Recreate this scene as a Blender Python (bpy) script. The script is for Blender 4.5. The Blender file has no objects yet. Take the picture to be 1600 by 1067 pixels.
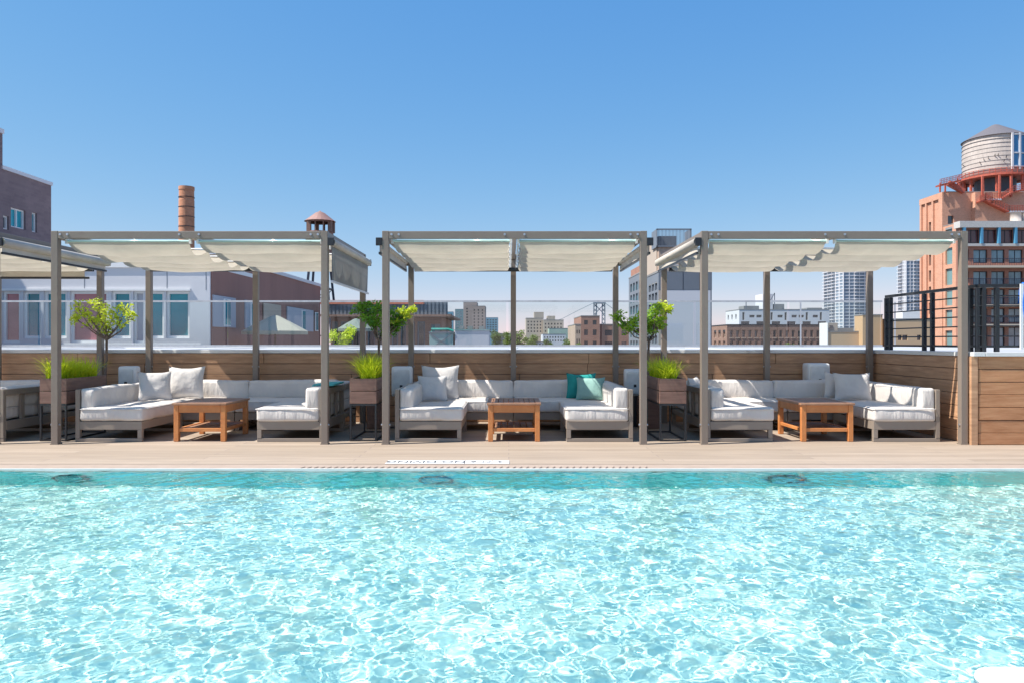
import bpy, math, random
import numpy as np
from mathutils import Vector, Matrix, noise
S = bpy.context.scene
COL = S.collection
random.seed(7)
R = math.radians
F = 1181.0            # focal length in pixels of the 1600 px wide photograph
CX, CY, EYE = 795.0, 533.0, 1.15

# ---------------------------------------------------------------- camera, sky, sun, exposure
cd = bpy.data.cameras.new('camera'); cam = bpy.data.objects.new('camera', cd); COL.objects.link(cam); S.camera = cam
cd.sensor_width = 36; cd.lens = F / 1600 * 36; cd.shift_x = 5 / 1600; cd.clip_end = 6000; cd.clip_start = .05
cam.location = (0, 0, EYE); cam.rotation_euler = (math.pi / 2, 0, 0)
SUN = Vector((1, .26, -1.5)).normalized()
w = bpy.data.worlds.new('World'); S.world = w; w.use_nodes = True
nt = w.node_tree; bg = nt.nodes['Background']
sk = nt.nodes.new('ShaderNodeTexSky'); sk.sky_type = 'NISHITA'; sk.sun_disc = False
sk.sun_elevation = math.asin(-SUN.z); sk.sun_rotation = math.atan2(-SUN.x, -SUN.y)
sk.air_density = 1.0; sk.dust_density = 0.0; sk.ozone_density = 1.5; sk.altitude = 0
hs = nt.nodes.new('ShaderNodeHueSaturation'); hs.inputs['Saturation'].default_value = 1.0
tn = nt.nodes.new('ShaderNodeVectorMath'); tn.operation = 'MULTIPLY'; tn.inputs[1].default_value = (.57, .665, .84)
hs.inputs['Value'].default_value = 1.0
nt.links.new(sk.outputs[0], hs.inputs['Color']); nt.links.new(hs.outputs[0], tn.inputs[0]); 
sp = nt.nodes.new('ShaderNodeSeparateXYZ'); cbn = nt.nodes.new('ShaderNodeCombineXYZ'); nt.links.new(tn.outputs[0], sp.inputs[0])
for ch, (kk, pp) in enumerate(((.74, 1.12), (1.22, .62), (2.48, .24))):
    pw = nt.nodes.new('ShaderNodeMath'); pw.operation = 'POWER'; pw.inputs[1].default_value = pp; nt.links.new(sp.outputs[ch], pw.inputs[0])
    ml = nt.nodes.new('ShaderNodeMath'); ml.operation = 'MULTIPLY'; ml.inputs[1].default_value = kk; nt.links.new(pw.outputs[0], ml.inputs[0]); nt.links.new(ml.outputs[0], cbn.inputs[ch])
nt.links.new(cbn.outputs[0], bg.inputs[0])
bg.inputs[1].default_value = .125
L = bpy.data.lights.new('sun', 'SUN'); L.energy = 4.4; L.angle = R(.5); L.color = (1, .95, .88)
sun = bpy.data.objects.new('sun', L); COL.objects.link(sun); sun.rotation_euler = SUN.to_track_quat('-Z', 'Y').to_euler()
L.cycles.is_caustics_light = True
S.view_settings.view_transform = 'Standard'; S.view_settings.look = 'None'; S.view_settings.gamma = 1
S.view_settings.exposure = .88
S.cycles.max_bounces = 10; S.cycles.transparent_max_bounces = 16
S.cycles.use_denoising = True

# ---------------------------------------------------------------- materials
def lin(r, g, b):
    f = lambda c: (c / 255 / 12.92) if c / 255 <= .04045 else ((c / 255 + .055) / 1.055) ** 2.4
    return (f(r), f(g), f(b))
def mat(name, col, rough=.6, metal=0, var=.15, scale=6, stretch=(1, 1, 1), bump=0, bscale=40, bstretch=None, trans=0, spec=.5, col2=None, coord='Object', dirt=0):
    m = bpy.data.materials.new(name); m.use_nodes = True; t = m.node_tree; b = t.nodes['Principled BSDF']
    b.inputs['Roughness'].default_value = rough; b.inputs['Metallic'].default_value = metal
    b.inputs['Specular IOR Level'].default_value = spec
    tc = t.nodes.new('ShaderNodeTexCoord'); mp = t.nodes.new('ShaderNodeMapping'); mp.inputs['Scale'].default_value = stretch
    t.links.new(tc.outputs[coord], mp.inputs[0])
    nz = t.nodes.new('ShaderNodeTexNoise'); nz.inputs['Scale'].default_value = scale; nz.inputs['Detail'].default_value = 6; nz.inputs['Roughness'].default_value = .6
    t.links.new(mp.outputs[0], nz.inputs['Vector'])
    rp = t.nodes.new('ShaderNodeValToRGB'); rp.color_ramp.elements[0].position = .3; rp.color_ramp.elements[1].position = .7
    c2 = col2 or tuple(min(1, c * (1 + var)) for c in col); c1 = col if col2 else tuple(c * (1 - var) for c in col)
    rp.color_ramp.elements[0].color = (*c1, 1); rp.color_ramp.elements[1].color = (*c2, 1)
    t.links.new(nz.outputs[0], rp.inputs[0]); out = rp.outputs[0]
    if dirt:
        n3 = t.nodes.new('ShaderNodeTexNoise'); n3.inputs['Scale'].default_value = scale * .23; n3.inputs['Detail'].default_value = 3
        t.links.new(tc.outputs[coord], n3.inputs['Vector'])
        mr = t.nodes.new('ShaderNodeMapRange'); mr.inputs[1].default_value = .35; mr.inputs[2].default_value = .65; mr.inputs[3].default_value = 1 - dirt; mr.inputs[4].default_value = 1
        t.links.new(n3.outputs[0], mr.inputs[0])
        mx = t.nodes.new('ShaderNodeVectorMath'); mx.operation = 'SCALE'; t.links.new(out, mx.inputs[0]); t.links.new(mr.outputs[0], mx.inputs['Scale']); out = mx.outputs[0]
    t.links.new(out, b.inputs['Base Color'])
    if bump:
        m2 = t.nodes.new('ShaderNodeMapping'); m2.inputs['Scale'].default_value = bstretch or stretch; t.links.new(tc.outputs[coord], m2.inputs[0])
        n2 = t.nodes.new('ShaderNodeTexNoise'); n2.inputs['Scale'].default_value = bscale; n2.inputs['Detail'].default_value = 4; t.links.new(m2.outputs[0], n2.inputs['Vector'])
        bp = t.nodes.new('ShaderNodeBump'); bp.inputs['Strength'].default_value = bump; bp.inputs['Distance'].default_value = .02
        t.links.new(n2.outputs[0], bp.inputs['Height']); t.links.new(bp.outputs[0], b.inputs['Normal'])
    if trans:
        tr = t.nodes.new('ShaderNodeBsdfTranslucent'); t.links.new(out, tr.inputs[0])
        ms = t.nodes.new('ShaderNodeMixShader'); ms.inputs[0].default_value = trans
        t.links.new(b.outputs[0], ms.inputs[1]); t.links.new(tr.outputs[0], ms.inputs[2]); t.links.new(ms.outputs[0], t.nodes['Material Output'].inputs[0])
    return m
def brick(name, c1, c2, mortar, bw=.22, bh=.075, side=False, streak=.15):
    m = bpy.data.materials.new(name); m.use_nodes = True; t = m.node_tree; b = t.nodes['Principled BSDF']; b.inputs['Roughness'].default_value = .85
    tc = t.nodes.new('ShaderNodeTexCoord'); sx = t.nodes.new('ShaderNodeSeparateXYZ'); t.links.new(tc.outputs['Object'], sx.inputs[0])
    ad = t.nodes.new('ShaderNodeMath'); t.links.new(sx.outputs[0], ad.inputs[0]); t.links.new(sx.outputs[1], ad.inputs[1])
    cb = t.nodes.new('ShaderNodeCombineXYZ'); t.links.new(ad.outputs[0], cb.inputs[0]); t.links.new(sx.outputs[2], cb.inputs[1])
    br = t.nodes.new('ShaderNodeTexBrick'); br.inputs['Scale'].default_value = 1; br.inputs['Brick Width'].default_value = bw; br.inputs['Row Height'].default_value = bh
    br.inputs['Mortar Size'].default_value = bh * .1; br.inputs['Color1'].default_value = (*c1, 1); br.inputs['Color2'].default_value = (*c2, 1); br.inputs['Mortar'].default_value = (*mortar, 1)
    t.links.new(cb.outputs[0], br.inputs['Vector'])
    nz = t.nodes.new('ShaderNodeTexNoise'); nz.inputs['Scale'].default_value = .8; nz.inputs['Detail'].default_value = 10; nz.inputs['Roughness'].default_value = .75; t.links.new(tc.outputs['Object'], nz.inputs['Vector'])
    mr = t.nodes.new('ShaderNodeMapRange'); mr.inputs[1].default_value = .3; mr.inputs[2].default_value = .7; mr.inputs[3].default_value = 1 - streak; mr.inputs[4].default_value = 1 + streak
    t.links.new(nz.outputs[0], mr.inputs[0]); mx = t.nodes.new('ShaderNodeVectorMath'); mx.operation = 'SCALE'
    t.links.new(br.outputs[0], mx.inputs[0]); t.links.new(mr.outputs[0], mx.inputs['Scale']); t.links.new(mx.outputs[0], b.inputs['Base Color'])
    return m
def glassmat(name, tint, refl=.12):
    m = bpy.data.materials.new(name); m.use_nodes = True; t = m.node_tree; t.nodes.clear()
    tr = t.nodes.new('ShaderNodeBsdfTransparent'); tr.inputs[0].default_value = (*tint, 1)
    gl = t.nodes.new('ShaderNodeBsdfGlossy'); gl.inputs['Roughness'].default_value = .03
    ms = t.nodes.new('ShaderNodeMixShader'); lw = t.nodes.new('ShaderNodeFresnel'); lw.inputs[0].default_value = 1.45
    ad = t.nodes.new('ShaderNodeMath'); ad.inputs[1].default_value = refl; ad.use_clamp = True
    t.links.new(lw.outputs[0], ad.inputs[0]); t.links.new(ad.outputs[0], ms.inputs[0])
    t.links.new(tr.outputs[0], ms.inputs[1]); t.links.new(gl.outputs[0], ms.inputs[2])
    o = t.nodes.new('ShaderNodeOutputMaterial'); t.links.new(ms.outputs[0], o.inputs[0]); return m

M = {}
M['taupe'] = mat('taupe_metal', (.225, .18, .145), .42, .0, .06, 3, bump=.05)
M['frame'] = mat('sofa_frame_metal', (.28, .23, .185), .45, .0, .06, 3)
M['black'] = mat('black_metal', (.018, .02, .024), .4, 0, .2)
M['steel'] = mat('brushed_steel', (.55, .56, .58), .3, .8, .1)
M['white'] = mat('white_paint', (.75, .75, .74), .45, 0, .04, 3)
M['cushion'] = mat('cushion_fabric', (.64, .595, .55), .9, 0, .05, 5, bump=.9, bscale=7, bstretch=(2.2, 2.2, .5))
M['pillow'] = mat('pillow_fabric', (.60, .57, .54), .9, 0, .05, 6, bump=.9, bscale=8)
M['teal'] = mat('teal_fabric', (.015, .27, .25), .9, 0, .15, 8, bump=.5, bscale=10)
M['sage'] = mat('sage_fabric', (.25, .42, .37), .9, 0, .08, 8, bump=.5, bscale=10)
M['aqua'] = mat('aqua_towel', (.12, .5, .47), .95, 0, .15, 20, bump=.8, bscale=60)
M['canvas'] = mat('canopy_canvas', (.53, .475, .38), .9, 0, .10, 2.5, bump=.5, bscale=5, trans=.40)
M['acrylic'] = mat('pale_cyan_acrylic', (.42, .60, .58), .15, 0, .05)
M['screen'] = mat('grey_screen_mesh', (.23, .23, .215), .85, 0, .12, 4, trans=.15)
M['roller'] = mat('roller_fabric', (.56, .50, .42), .8, 0, .1, 4)
M['teak'] = mat('teak_wood', (.50, .17, .05), .5, 0, .3, 5, stretch=(1, 1, 1), col2=(.66, .27, .085), bump=.15, bscale=30)
M['teaktop'] = mat('teak_weathered', (.26, .13, .07), .5, 0, .3, 5, col2=(.40, .22, .13), bump=.2, bscale=30)
M['planterwood'] = mat('planter_wood', (.16, .088, .066), .6, 0, .25, 3, stretch=(1, 1, 8), col2=(.26, .15, .115))
M['soil'] = mat('soil', (.035, .025, .018), .95, 0, .4, 30, bump=1)
M['grass'] = mat('grass_blades', (.42, .60, .01), .5, 0, .3, 9, col2=(.80, .82, .05), trans=.5)
M['leafY'] = mat('bright_leaf', (.40, .58, .03), .45, 0, .3, 14, col2=(.78, .80, .08), trans=.45)
M['leafD'] = mat('dark_leaf', (.07, .24, .015), .4, 0, .3, 9, col2=(.24, .46, .03), trans=.4)
M['leafM'] = mat('mid_leaf', (.16, .36, .02), .4, 0, .3, 9, col2=(.40, .58, .05), trans=.4)
M['farleaf'] = mat('far_leaf', (.07, .13, .02), .6, 0, .3, .6, col2=(.17, .24, .05), trans=.2)
M['bark'] = mat('bark', (.18, .13, .10), .85, 0, .3, 20, bump=.5)
M['membrane'] = mat('roof_membrane', (.50, .50, .50), .45, 0, .12, .7, stretch=(.5, 1.4, 1), bump=.1, dirt=.12)
M['flash'] = mat('flashing', (.68, .67, .65), .4, .0, .06, 2)

# ---------------------------------------------------------------- mesh builder
class MB:
    def __init__(s): s.v = []; s.f = []; s.mi = []; s.cur = 0
    def add(s, vs, fs):
        o = len(s.v); s.v += [tuple(p) for p in vs]; s.f += [tuple(i + o for i in f) for f in fs]; s.mi += [s.cur] * len(fs); return s
    def box(s, x0, x1, y0, y1, z0, z1):
        x0, x1 = min(x0, x1), max(x0, x1); y0, y1 = min(y0, y1), max(y0, y1); z0, z1 = min(z0, z1), max(z0, z1)
        return s.add([(x0, y0, z0), (x1, y0, z0), (x1, y1, z0), (x0, y1, z0), (x0, y0, z1), (x1, y0, z1), (x1, y1, z1), (x0, y1, z1)],
                     [(0, 3, 2, 1), (4, 5, 6, 7), (0, 1, 5, 4), (1, 2, 6, 5), (2, 3, 7, 6), (3, 0, 4, 7)])
    def tube(s, pts, r, n=8, cap=True):
        pts = [Vector(p) for p in pts]; rr = r if isinstance(r, (list, tuple)) else [r] * len(pts); vs = []; fs = []
        up = Vector((0, 0, 1))
        for i, p in enumerate(pts):
            d = (pts[min(i + 1, len(pts) - 1)] - pts[max(i - 1, 0)]).normalized()
            a = d.cross(up) if abs(d.z) < .95 else d.cross(Vector((1, 0, 0))); a.normalize(); b = d.cross(a)
            for k in range(n):
                t = 2 * math.pi * k / n; vs.append(p + (a * math.cos(t) + b * math.sin(t)) * rr[i])
        for i in range(len(pts) - 1):
            for k in range(n): fs.append((i * n + k, i * n + (k + 1) % n, (i + 1) * n + (k + 1) % n, (i + 1) * n + k))
        if cap: fs.append(tuple(range(n))); fs.append(tuple((len(pts) - 1) * n + k for k in reversed(range(n))))
        return s.add(vs, fs)
    def beam(s, a, b, wd, ht=None):
        a = Vector(a); b = Vector(b); ht = ht or wd; d = (b - a).normalized()
        u = d.cross(Vector((0, 0, 1))) if abs(d.z) < .95 else Vector((1, 0, 0)); u.normalize(); v = u.cross(d)
        vs = [p + u * (sx * wd / 2) + v * (sy * ht / 2) for p in (a, b) for sx, sy in ((-1, -1), (1, -1), (1, 1), (-1, 1))]
        return s.add(vs, [(0, 1, 2, 3), (7, 6, 5, 4), (0, 4, 5, 1), (1, 5, 6, 2), (2, 6, 7, 3), (3, 7, 4, 0)])
    def lathe(s, prof, c=(0, 0, 0), n=24):
        vs = []; fs = []
        for r, z in prof:
            for k in range(n): vs.append((c[0] + r * math.cos(2 * math.pi * k / n), c[1] + r * math.sin(2 * math.pi * k / n), c[2] + z))
        for i in range(len(prof) - 1):
            for k in range(n): fs.append((i * n + k, i * n + (k + 1) % n, (i + 1) * n + (k + 1) % n, (i + 1) * n + k))
        return s.add(vs, fs)
    def prism(s, poly, y0, y1):      # outline in x,z pushed along y
        n = len(poly); vs = [(x, y0, z) for x, z in poly] + [(x, y1, z) for x, z in poly]
        fs = [tuple(range(n)), tuple(reversed(range(n, 2 * n)))] + [(i, i + n, (i + 1) % n + n, (i + 1) % n) for i in range(n)]
        return s.add(vs, fs)
    def soft(s, x0, x1, y0, y1, z0, z1, r=.04, n=10, puff=.012, seed=0, wr=.004, ruf=0):
        c = Vector(((x0 + x1) / 2, (y0 + y1) / 2, (z0 + z1) / 2)); h = Vector((x1 - x0, y1 - y0, z1 - z0)) / 2
        keys = {}; vs = []; fs = []
        def vid(i, j, k):
            q = (i, j, k)
            if q not in keys:
                u = Vector((2 * i / n - 1, 2 * j / n - 1, 2 * k / n - 1))
                # denser samples near the edges
                u = Vector([math.copysign(1 - (1 - abs(t)) ** 1.6, t) for t in u])
                p = Vector([u[a] * h[a] for a in range(3)])
                q2 = Vector([max(-(h[a] - r), min(h[a] - r, p[a])) for a in range(3)])
                d = p - q2
                if d.length > 1e-9: p = q2 + d.normalized() * r
                for a in range(3):
                    b_, c_ = (a + 1) % 3, (a + 2) % 3
                    if abs(u[a]) > .999: p[a] += math.copysign(puff * (1 - u[b_] ** 2) * (1 - u[c_] ** 2), u[a])
                nn = noise.noise_vector((p + c) * 7 + Vector((seed * 3.1, seed, 0))) * wr * 2 + noise.noise_vector((p + c) * 2.3 + Vector((seed, 0, seed * 1.7))) * wr * 2
                if ruf: nn.y += ruf * noise.noise(Vector(((p.x + c.x) * 16, (p.z + p.x * .3) * 3, seed))) * (1 - abs(u[2])) ** .5 * min(1, max(0, .6 + noise.noise(Vector((p.x * 2, seed, 0))) * 1.6))
                keys[q] = len(vs); vs.append(p + c + nn)
            return keys[q]
        for a in range(n):
            for b in range(n):
                for side in (0, n):
                    for ax in range(3):
                        def P(i, j):
                            t = [0, 0, 0]; t[ax] = side; t[(ax + 1) % 3] = i; t[(ax + 2) % 3] = j; return vid(*t)
                        q = (P(a, b), P(a + 1, b), P(a + 1, b + 1), P(a, b + 1)); fs.append(q if side else q[::-1])
        return s.add(vs, fs)
    def build(s, name, m, parent=None, smooth=False, bevel=0, origin=None, recalc=True):
        me = bpy.data.meshes.new(name); off = Vector(origin) if origin is not None else (root_of(parent).location if parent is not None and s.__dict__.get('world') else Vector((0, 0, 0)))
        me.from_pydata([tuple(Vector(p) - off) for p in s.v], [], s.f)
        for mm in (m if isinstance(m, (list, tuple)) else [m]): me.materials.append(mm)
        if len(me.materials) > 1: me.polygons.foreach_set('material_index', s.mi)
        if smooth: me.polygons.foreach_set('use_smooth', [True] * len(me.polygons))
        o = bpy.data.objects.new(name, me); COL.objects.link(o)
        if parent is not None: o.parent = parent
        if bevel:
            b = o.modifiers.new('b', 'BEVEL'); b.width = bevel; b.segments = 2; b.limit_method = 'ANGLE'
        return o
def W():
    m = MB(); m.world = True; return m
def root_of(o):
    while o.parent: o = o.parent
    return o
def thing(name, label, cat, loc=(0, 0, 0), group=None):
    o = bpy.data.objects.new(name, None); COL.objects.link(o); o.location = loc; o.empty_display_size = .2
    o['label'] = label; o['category'] = cat
    if group: o['group'] = group
    return o
def tag(o, label, cat, group=None):
    o['label'] = label; o['category'] = cat
    if group: o['group'] = group
    return o
def struct(o, kind='structure'): o['kind'] = kind; return o
def copy_tree(o, loc, label, group=None, parent=None):
    c = o.copy(); COL.objects.link(c)
    if parent is None:
        c.location = loc; c['label'] = label
        if group: c['group'] = group
    else: c.parent = parent
    for ch in list(o.children): copy_tree(ch, None, None, None, c)
    return c
FX = lambda px, Y: (px - CX) / F * Y
FZ = lambda py, Y: EYE + (CY - py) / F * Y
SY = lambda px, X: X * F / (px - CX)

# ---------------------------------------------------------------- ground, deck, pool
GZ = -18
struct(MB().add([(-2500, -300, GZ), (2500, -300, GZ), (2500, 4500, GZ), (-2500, 4500, GZ)], [(0, 1, 2, 3)]).build('ground', mat('city_ground', (.12, .12, .11), .9, 0, .4, .02)))
E0, E1 = 1.25, 6.86     # near and far pool edges
PD = -.80
def deckmat():
    m = bpy.data.materials.new('deck_boards'); m.use_nodes = True; t = m.node_tree; b = t.nodes['Principled BSDF']; b.inputs['Roughness'].default_value = .7
    tc = t.nodes.new('ShaderNodeTexCoord')
    mp = t.nodes.new('ShaderNodeMapping'); mp.inputs['Scale'].default_value = (1, 1, 1); t.links.new(tc.outputs['Object'], mp.inputs[0])
    br = t.nodes.new('ShaderNodeTexBrick'); br.inputs['Scale'].default_value = 1; br.inputs['Brick Width'].default_value = 3.0; br.inputs['Row Height'].default_value = .14
    br.inputs['Mortar Size'].default_value = .004; br.inputs['Color1'].default_value = (.32, .25, .185, 1); br.inputs['Color2'].default_value = (.395, .312, .237, 1); br.inputs['Mortar'].default_value = (.25, .2, .17, 1); br.offset_frequency = 2
    t.links.new(mp.outputs[0], br.inputs['Vector'])
    m2 = t.nodes.new('ShaderNodeMapping'); m2.inputs['Scale'].default_value = (.6, 14, 1); t.links.new(tc.outputs['Object'], m2.inputs[0])
    nz = t.nodes.new('ShaderNodeTexNoise'); nz.inputs['Scale'].default_value = 2.5; nz.inputs['Detail'].default_value = 6; t.links.new(m2.outputs[0], nz.inputs['Vector'])
    mr = t.nodes.new('ShaderNodeMapRange'); mr.inputs[1].default_value = .3; mr.inputs[2].default_value = .7; mr.inputs[3].default_value = .84; mr.inputs[4].default_value = 1.14
    t.links.new(nz.outputs[0], mr.inputs[0]); mx = t.nodes.new('ShaderNodeVectorMath'); mx.operation = 'SCALE'
    t.links.new(br.outputs[0], mx.inputs[0]); t.links.new(mr.outputs[0], mx.inputs['Scale']); t.links.new(mx.outputs[0], b.inputs['Base Color'])
    return m
dm = deckmat()
dk = MB()
dk.box(-14, 14, E1 + .25, 10.85, -.3, 0); dk.box(-14, 14, -8, E0, -.3, 0); dk.box(-14, -9, E0, E1 + .25, -.3, 0); dk.box(9, 14, E0, E1 + .25, -.3, 0)
struct(dk.build('deck', dm))
cp = MB(); cp.box(-9, 9, E1 + .002, E1 + .248, -.10, -.002)
struct(cp.build('pool_coping', mat('coping_stone', (.40, .31, .245), .6, 0, .1, 8, bump=.2)))
struct(MB().box(-9, 9, E1 - .018, E1, -.03, .003).build('pool_edge_trim', mat('edge_trim', (.72, .70, .66), .4, 0, .05)))
og = thing('overflow_gutter', 'row of short dark overflow slots along the far pool edge', 'drain', (0, E1 + .035, 0)); sm_ = mat('slot_brown', (.17, .125, .10), .8); x = -1.9
while x < 1.25:
    gr = MB(); gr.add([(x, 0, .0025), (x + .012, 0, .0025), (x + .03, .06, .0025), (x + .018, .06, .0025), (x, 0, -.004), (x + .012, 0, -.004), (x + .03, .06, -.004), (x + .018, .06, -.004)], [(0, 1, 2, 3), (0, 4, 5, 1), (1, 5, 6, 2), (2, 6, 7, 3), (3, 7, 4, 0)]); gr.build('slot', sm_, og); x += .0605
plast = mat('pool_plaster', (.68, .92, .845), .7, 0, .03, 2)
pool = MB()
pool.box(-9.2, 9.2, E0 - .2, E1 + .2, PD - .2, PD); pool.cur = 1; pool.box(-9.2, 9.2, E1, E1 + .2, PD, -.105); pool.box(-9.2, 9.2, E0 - .2, E0, PD, -.305); pool.box(-9.2, -9, E0, E1, PD, -.305); pool.box(9, 9.2, E0, E1, PD, -.305)
po = struct(pool.build('pool_basin', [plast, mat('pool_wall_teal', (.12, .60, .61), .5, 0, .08, 3)])); po.cycles.is_caustics_receiver = True  # walls a deeper teal than the floor
xs = np.concatenate([np.arange(-9, -5.6, .08), np.arange(-5.6, 5.6, .012), np.arange(5.6, 9.01, .08)]); ys = np.arange(E0, E1 + .01, .012)
X, Y = np.meshgrid(xs, ys); Z = np.zeros_like(X)
rng = np.random.default_rng(11)
for lo, hi, N, sl in ((.045, .10, 110, .0052), (.10, .22, 50, .0082), (.3, 1.1, 24, .006)):
    for _ in range(N):
        a = math.exp(rng.uniform(math.log(lo), math.log(hi))); t = rng.uniform(0, 2 * math.pi); p = rng.uniform(0, 6.28); k = 2 * math.pi / a
        Z += sl / k * np.sin(k * (math.cos(t) * X + math.sin(t) * Y) + p)
# calmer strip under the far edge, gusts elsewhere
V = np.stack([X, Y, Z - .016], -1).reshape(-1, 3); nx = len(xs); ny = len(ys)
ii = np.arange(ny - 1)[:, None] * nx + np.arange(nx - 1)[None]; Fq = np.stack([ii, ii + 1, ii + nx + 1, ii + nx], -1).reshape(-1, 4)
me = bpy.data.meshes.new('water'); me.vertices.add(len(V)); me.vertices.foreach_set('co', V.ravel()); me.loops.add(Fq.size); me.loops.foreach_set('vertex_index', Fq.ravel())
me.polygons.add(len(Fq)); me.polygons.foreach_set('loop_start', np.arange(len(Fq)) * 4); me.polygons.foreach_set('loop_total', np.full(len(Fq), 4)); me.polygons.foreach_set('use_smooth', np.ones(len(Fq), bool)); me.update(calc_edges=True)
wa = struct(bpy.data.objects.new('water', me)); COL.objects.link(wa); wa.cycles.is_caustics_caster = True
wm = bpy.data.materials.new('pool_water'); wm.use_nodes = True; t = wm.node_tree; t.nodes.clear(); g = t.nodes.new('ShaderNodeBsdfGlass'); g.inputs['IOR'].default_value = 1.33; g.inputs['Roughness'].default_value = 0; g.inputs['Color'].default_value = (.95, 1, .985, 1)
u = t.nodes.new('ShaderNodeOutputMaterial'); t.links.new(g.outputs[0], u.inputs[0]); me.materials.append(wm)
# underwater lights in the far wall
lensm = mat('lens', (.10, .50, .52), .2); ringm = mat('dark_ring', (.03, .20, .21), .4)
for px, lab in ((110, 'leftmost'), (682, 'middle'), (1228, 'rightmost')):
    X0 = FX(px, 6.83); r = thing('pool_light', f'{lab} of three round underwater lights in the far pool wall', 'pool light', (X0, 6.85, -.42), 'round underwater pool lights')
    m = MB(); m.tube([(.16 * math.cos(a * math.pi / 12), -.02, .16 * math.sin(a * math.pi / 12)) for a in range(25)], .014, 6, False); m.build('rim', ringm, r)
    m = MB(); m.tube([(0, -.031, 0), (0, -.04, 0)], .13, 24); m.build('lens', lensm, r)
    for a in (0, 1.57, 3.14, 4.71): m = MB(); m.tube([(.145 * math.cos(a), -.03, .145 * math.sin(a)), (.145 * math.cos(a), -.05, .145 * math.sin(a))], .012, 8); m.build('bolt', ringm, r)
# depth marker
dmk = thing('depth_marker', 'white tile strip with black no diving lettering by pool edge', 'pool marker', (-.58, 7.2, 0))
tl = MB()
for a, b in ((-.585, .16), (.165, .42), (.425, .585)): tl.box(a, b, -.095, .095, .001, .008)
tl.build('tile', M['white'], dmk, bevel=.003)
def text(body, size, parent, loc, rot, m, name='lettering', ext=0.0008):
    cu = bpy.data.curves.new(name, 'FONT'); cu.body = body; cu.size = size; cu.extrude = ext; cu.align_x = 'CENTER'; cu.align_y = 'CENTER'
    o = bpy.data.objects.new('tmp', cu); COL.objects.link(o); dg = bpy.context.evaluated_depsgraph_get(); me = bpy.data.meshes.new_from_object(o.evaluated_get(dg))
    bpy.data.objects.remove(o); me.materials.append(m); ob = bpy.data.objects.new(name, me); COL.objects.link(ob); ob.parent = parent; ob.location = loc; ob.rotation_euler = rot; return ob
text('NO DIVING', .145, dmk, (-.21, 0, .0092), (0, 0, math.pi), M['black'])
text('6', .12, dmk, (.245, 0, .0092), (0, 0, math.pi), M['black'])
text('FT', .10, dmk, (.36, 0, .0092), (0, 0, math.pi), M['black'])
text('3', .12, dmk, (.5, 0, .0092), (0, 0, math.pi), M['black'])
# white platform at the near right corner
pl = thing('white_platform', 'white round cornered platform at the near right of the pool', 'platform', (2.47, 2.09, -.8))
m = MB(); ol = []
for cxx, cyy, a0 in ((1.0 - .12, .60 - .12, 0), (-.86 + .10, .60 - .10, 90), (-.86 + .05, -.62 + .05, 180), (1.0 - .05, -.62 + .05, 270)):
    rr = .12 if a0 == 0 else .10 if a0 == 90 else .05
    for k in range(7): ol.append((cxx + rr * math.cos(R(a0 + k * 15)), cyy + rr * math.sin(R(a0 + k * 15))))
n = len(ol); m.add([(a, b, 0) for a, b in ol] + [(a, b, .80) for a, b in ol], [tuple(range(n))[::-1], tuple(range(n, 2 * n))] + [(i, (i + 1) % n, (i + 1) % n + n, i + n) for i in range(n)])
m.build('slab', M['white'], pl, bevel=.015)
m = MB(); m.box(-.45, .9, -.5, .35, .802, .84); m.build('grey_shadow_slab', mat('grey_shadow_slab', (.35, .33, .33), .8), pl, bevel=.012)  # grey slab stands in for a shadow lying on the white top

# ---------------------------------------------------------------- wooden parapet walls
def plankmat(name, c1, c2):
    return mat(name, c1, .62, 0, .2, 3, stretch=(1, 1, 9), col2=c2, bump=.12, bscale=25, dirt=.3)
M['plank'] = plankmat('plank_wood', (.42, .225, .12), (.68, .40, .23))
M['plank_lit'] = plankmat('plank_wood_sunlit', (.47, .205, .085), (.68, .35, .175))  # same boards as the other walls, sun warmth put into the colour
def plank_wall(name, label, p0, p1, top, ph, mt, n, th=.035, seed=1, gap=.006):
    p0 = Vector(p0); p1 = Vector(p1); L_ = (p1 - p0).length; d = (p1 - p0).normalized(); ang = math.atan2(d.y, d.x)
    r = thing(name, label, 'wall', (p0.x, p0.y, 0)); r.rotation_euler = (0, 0, ang); rd = random.Random(seed); m = MB(); z = top
    for i in range(n):
        zb = max(0.002, z - ph); x = 0; cuts = [0]
        while True:
            x += rd.uniform(2.2, 3.4)
            if x > L_ - .6: break
            cuts.append(x)
        cuts.append(L_)
        for a, b in zip(cuts, cuts[1:]):
            jy = rd.uniform(-.003, .003); m.box(a + gap / 2, b - gap / 2, jy, th + jy, zb + gap / 2, z - gap / 2)
        z -= ph
        if z < .02: break
    m.build('boards', mt, r, bevel=.003)
    m = MB(); m.box(0, L_, th + .006, th + .08, 0, top - .01); m.build('backing', M['black'], r)
    return r
WT = .985
plank_wall('plank_wall', 'long brown board wall running behind the sofas and posts', (-11, 10.85), (5.16, 10.85), WT, .15, M['plank'], 7, seed=4)
sw = plank_wall('plank_wall', 'shaded board side wall behind the rightmost sofa', (5.19, 10.84), (5.19, 8.47), WT, .142, M['plank'], 7, seed=9)
plank_wall('plank_wall', 'sunlit warm board wall at the far right facing the pool', (5.235, 8.43), (10, 8.43), WT, .142, M['plank_lit'], 7, seed=12)
m = MB(); m.box(5.155, 5.225, 8.42, 8.46, 0, WT); tag(m.build('corner_post', M['plank']), 'narrow dark wooden corner post between the two board walls at right', 'post')
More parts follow.
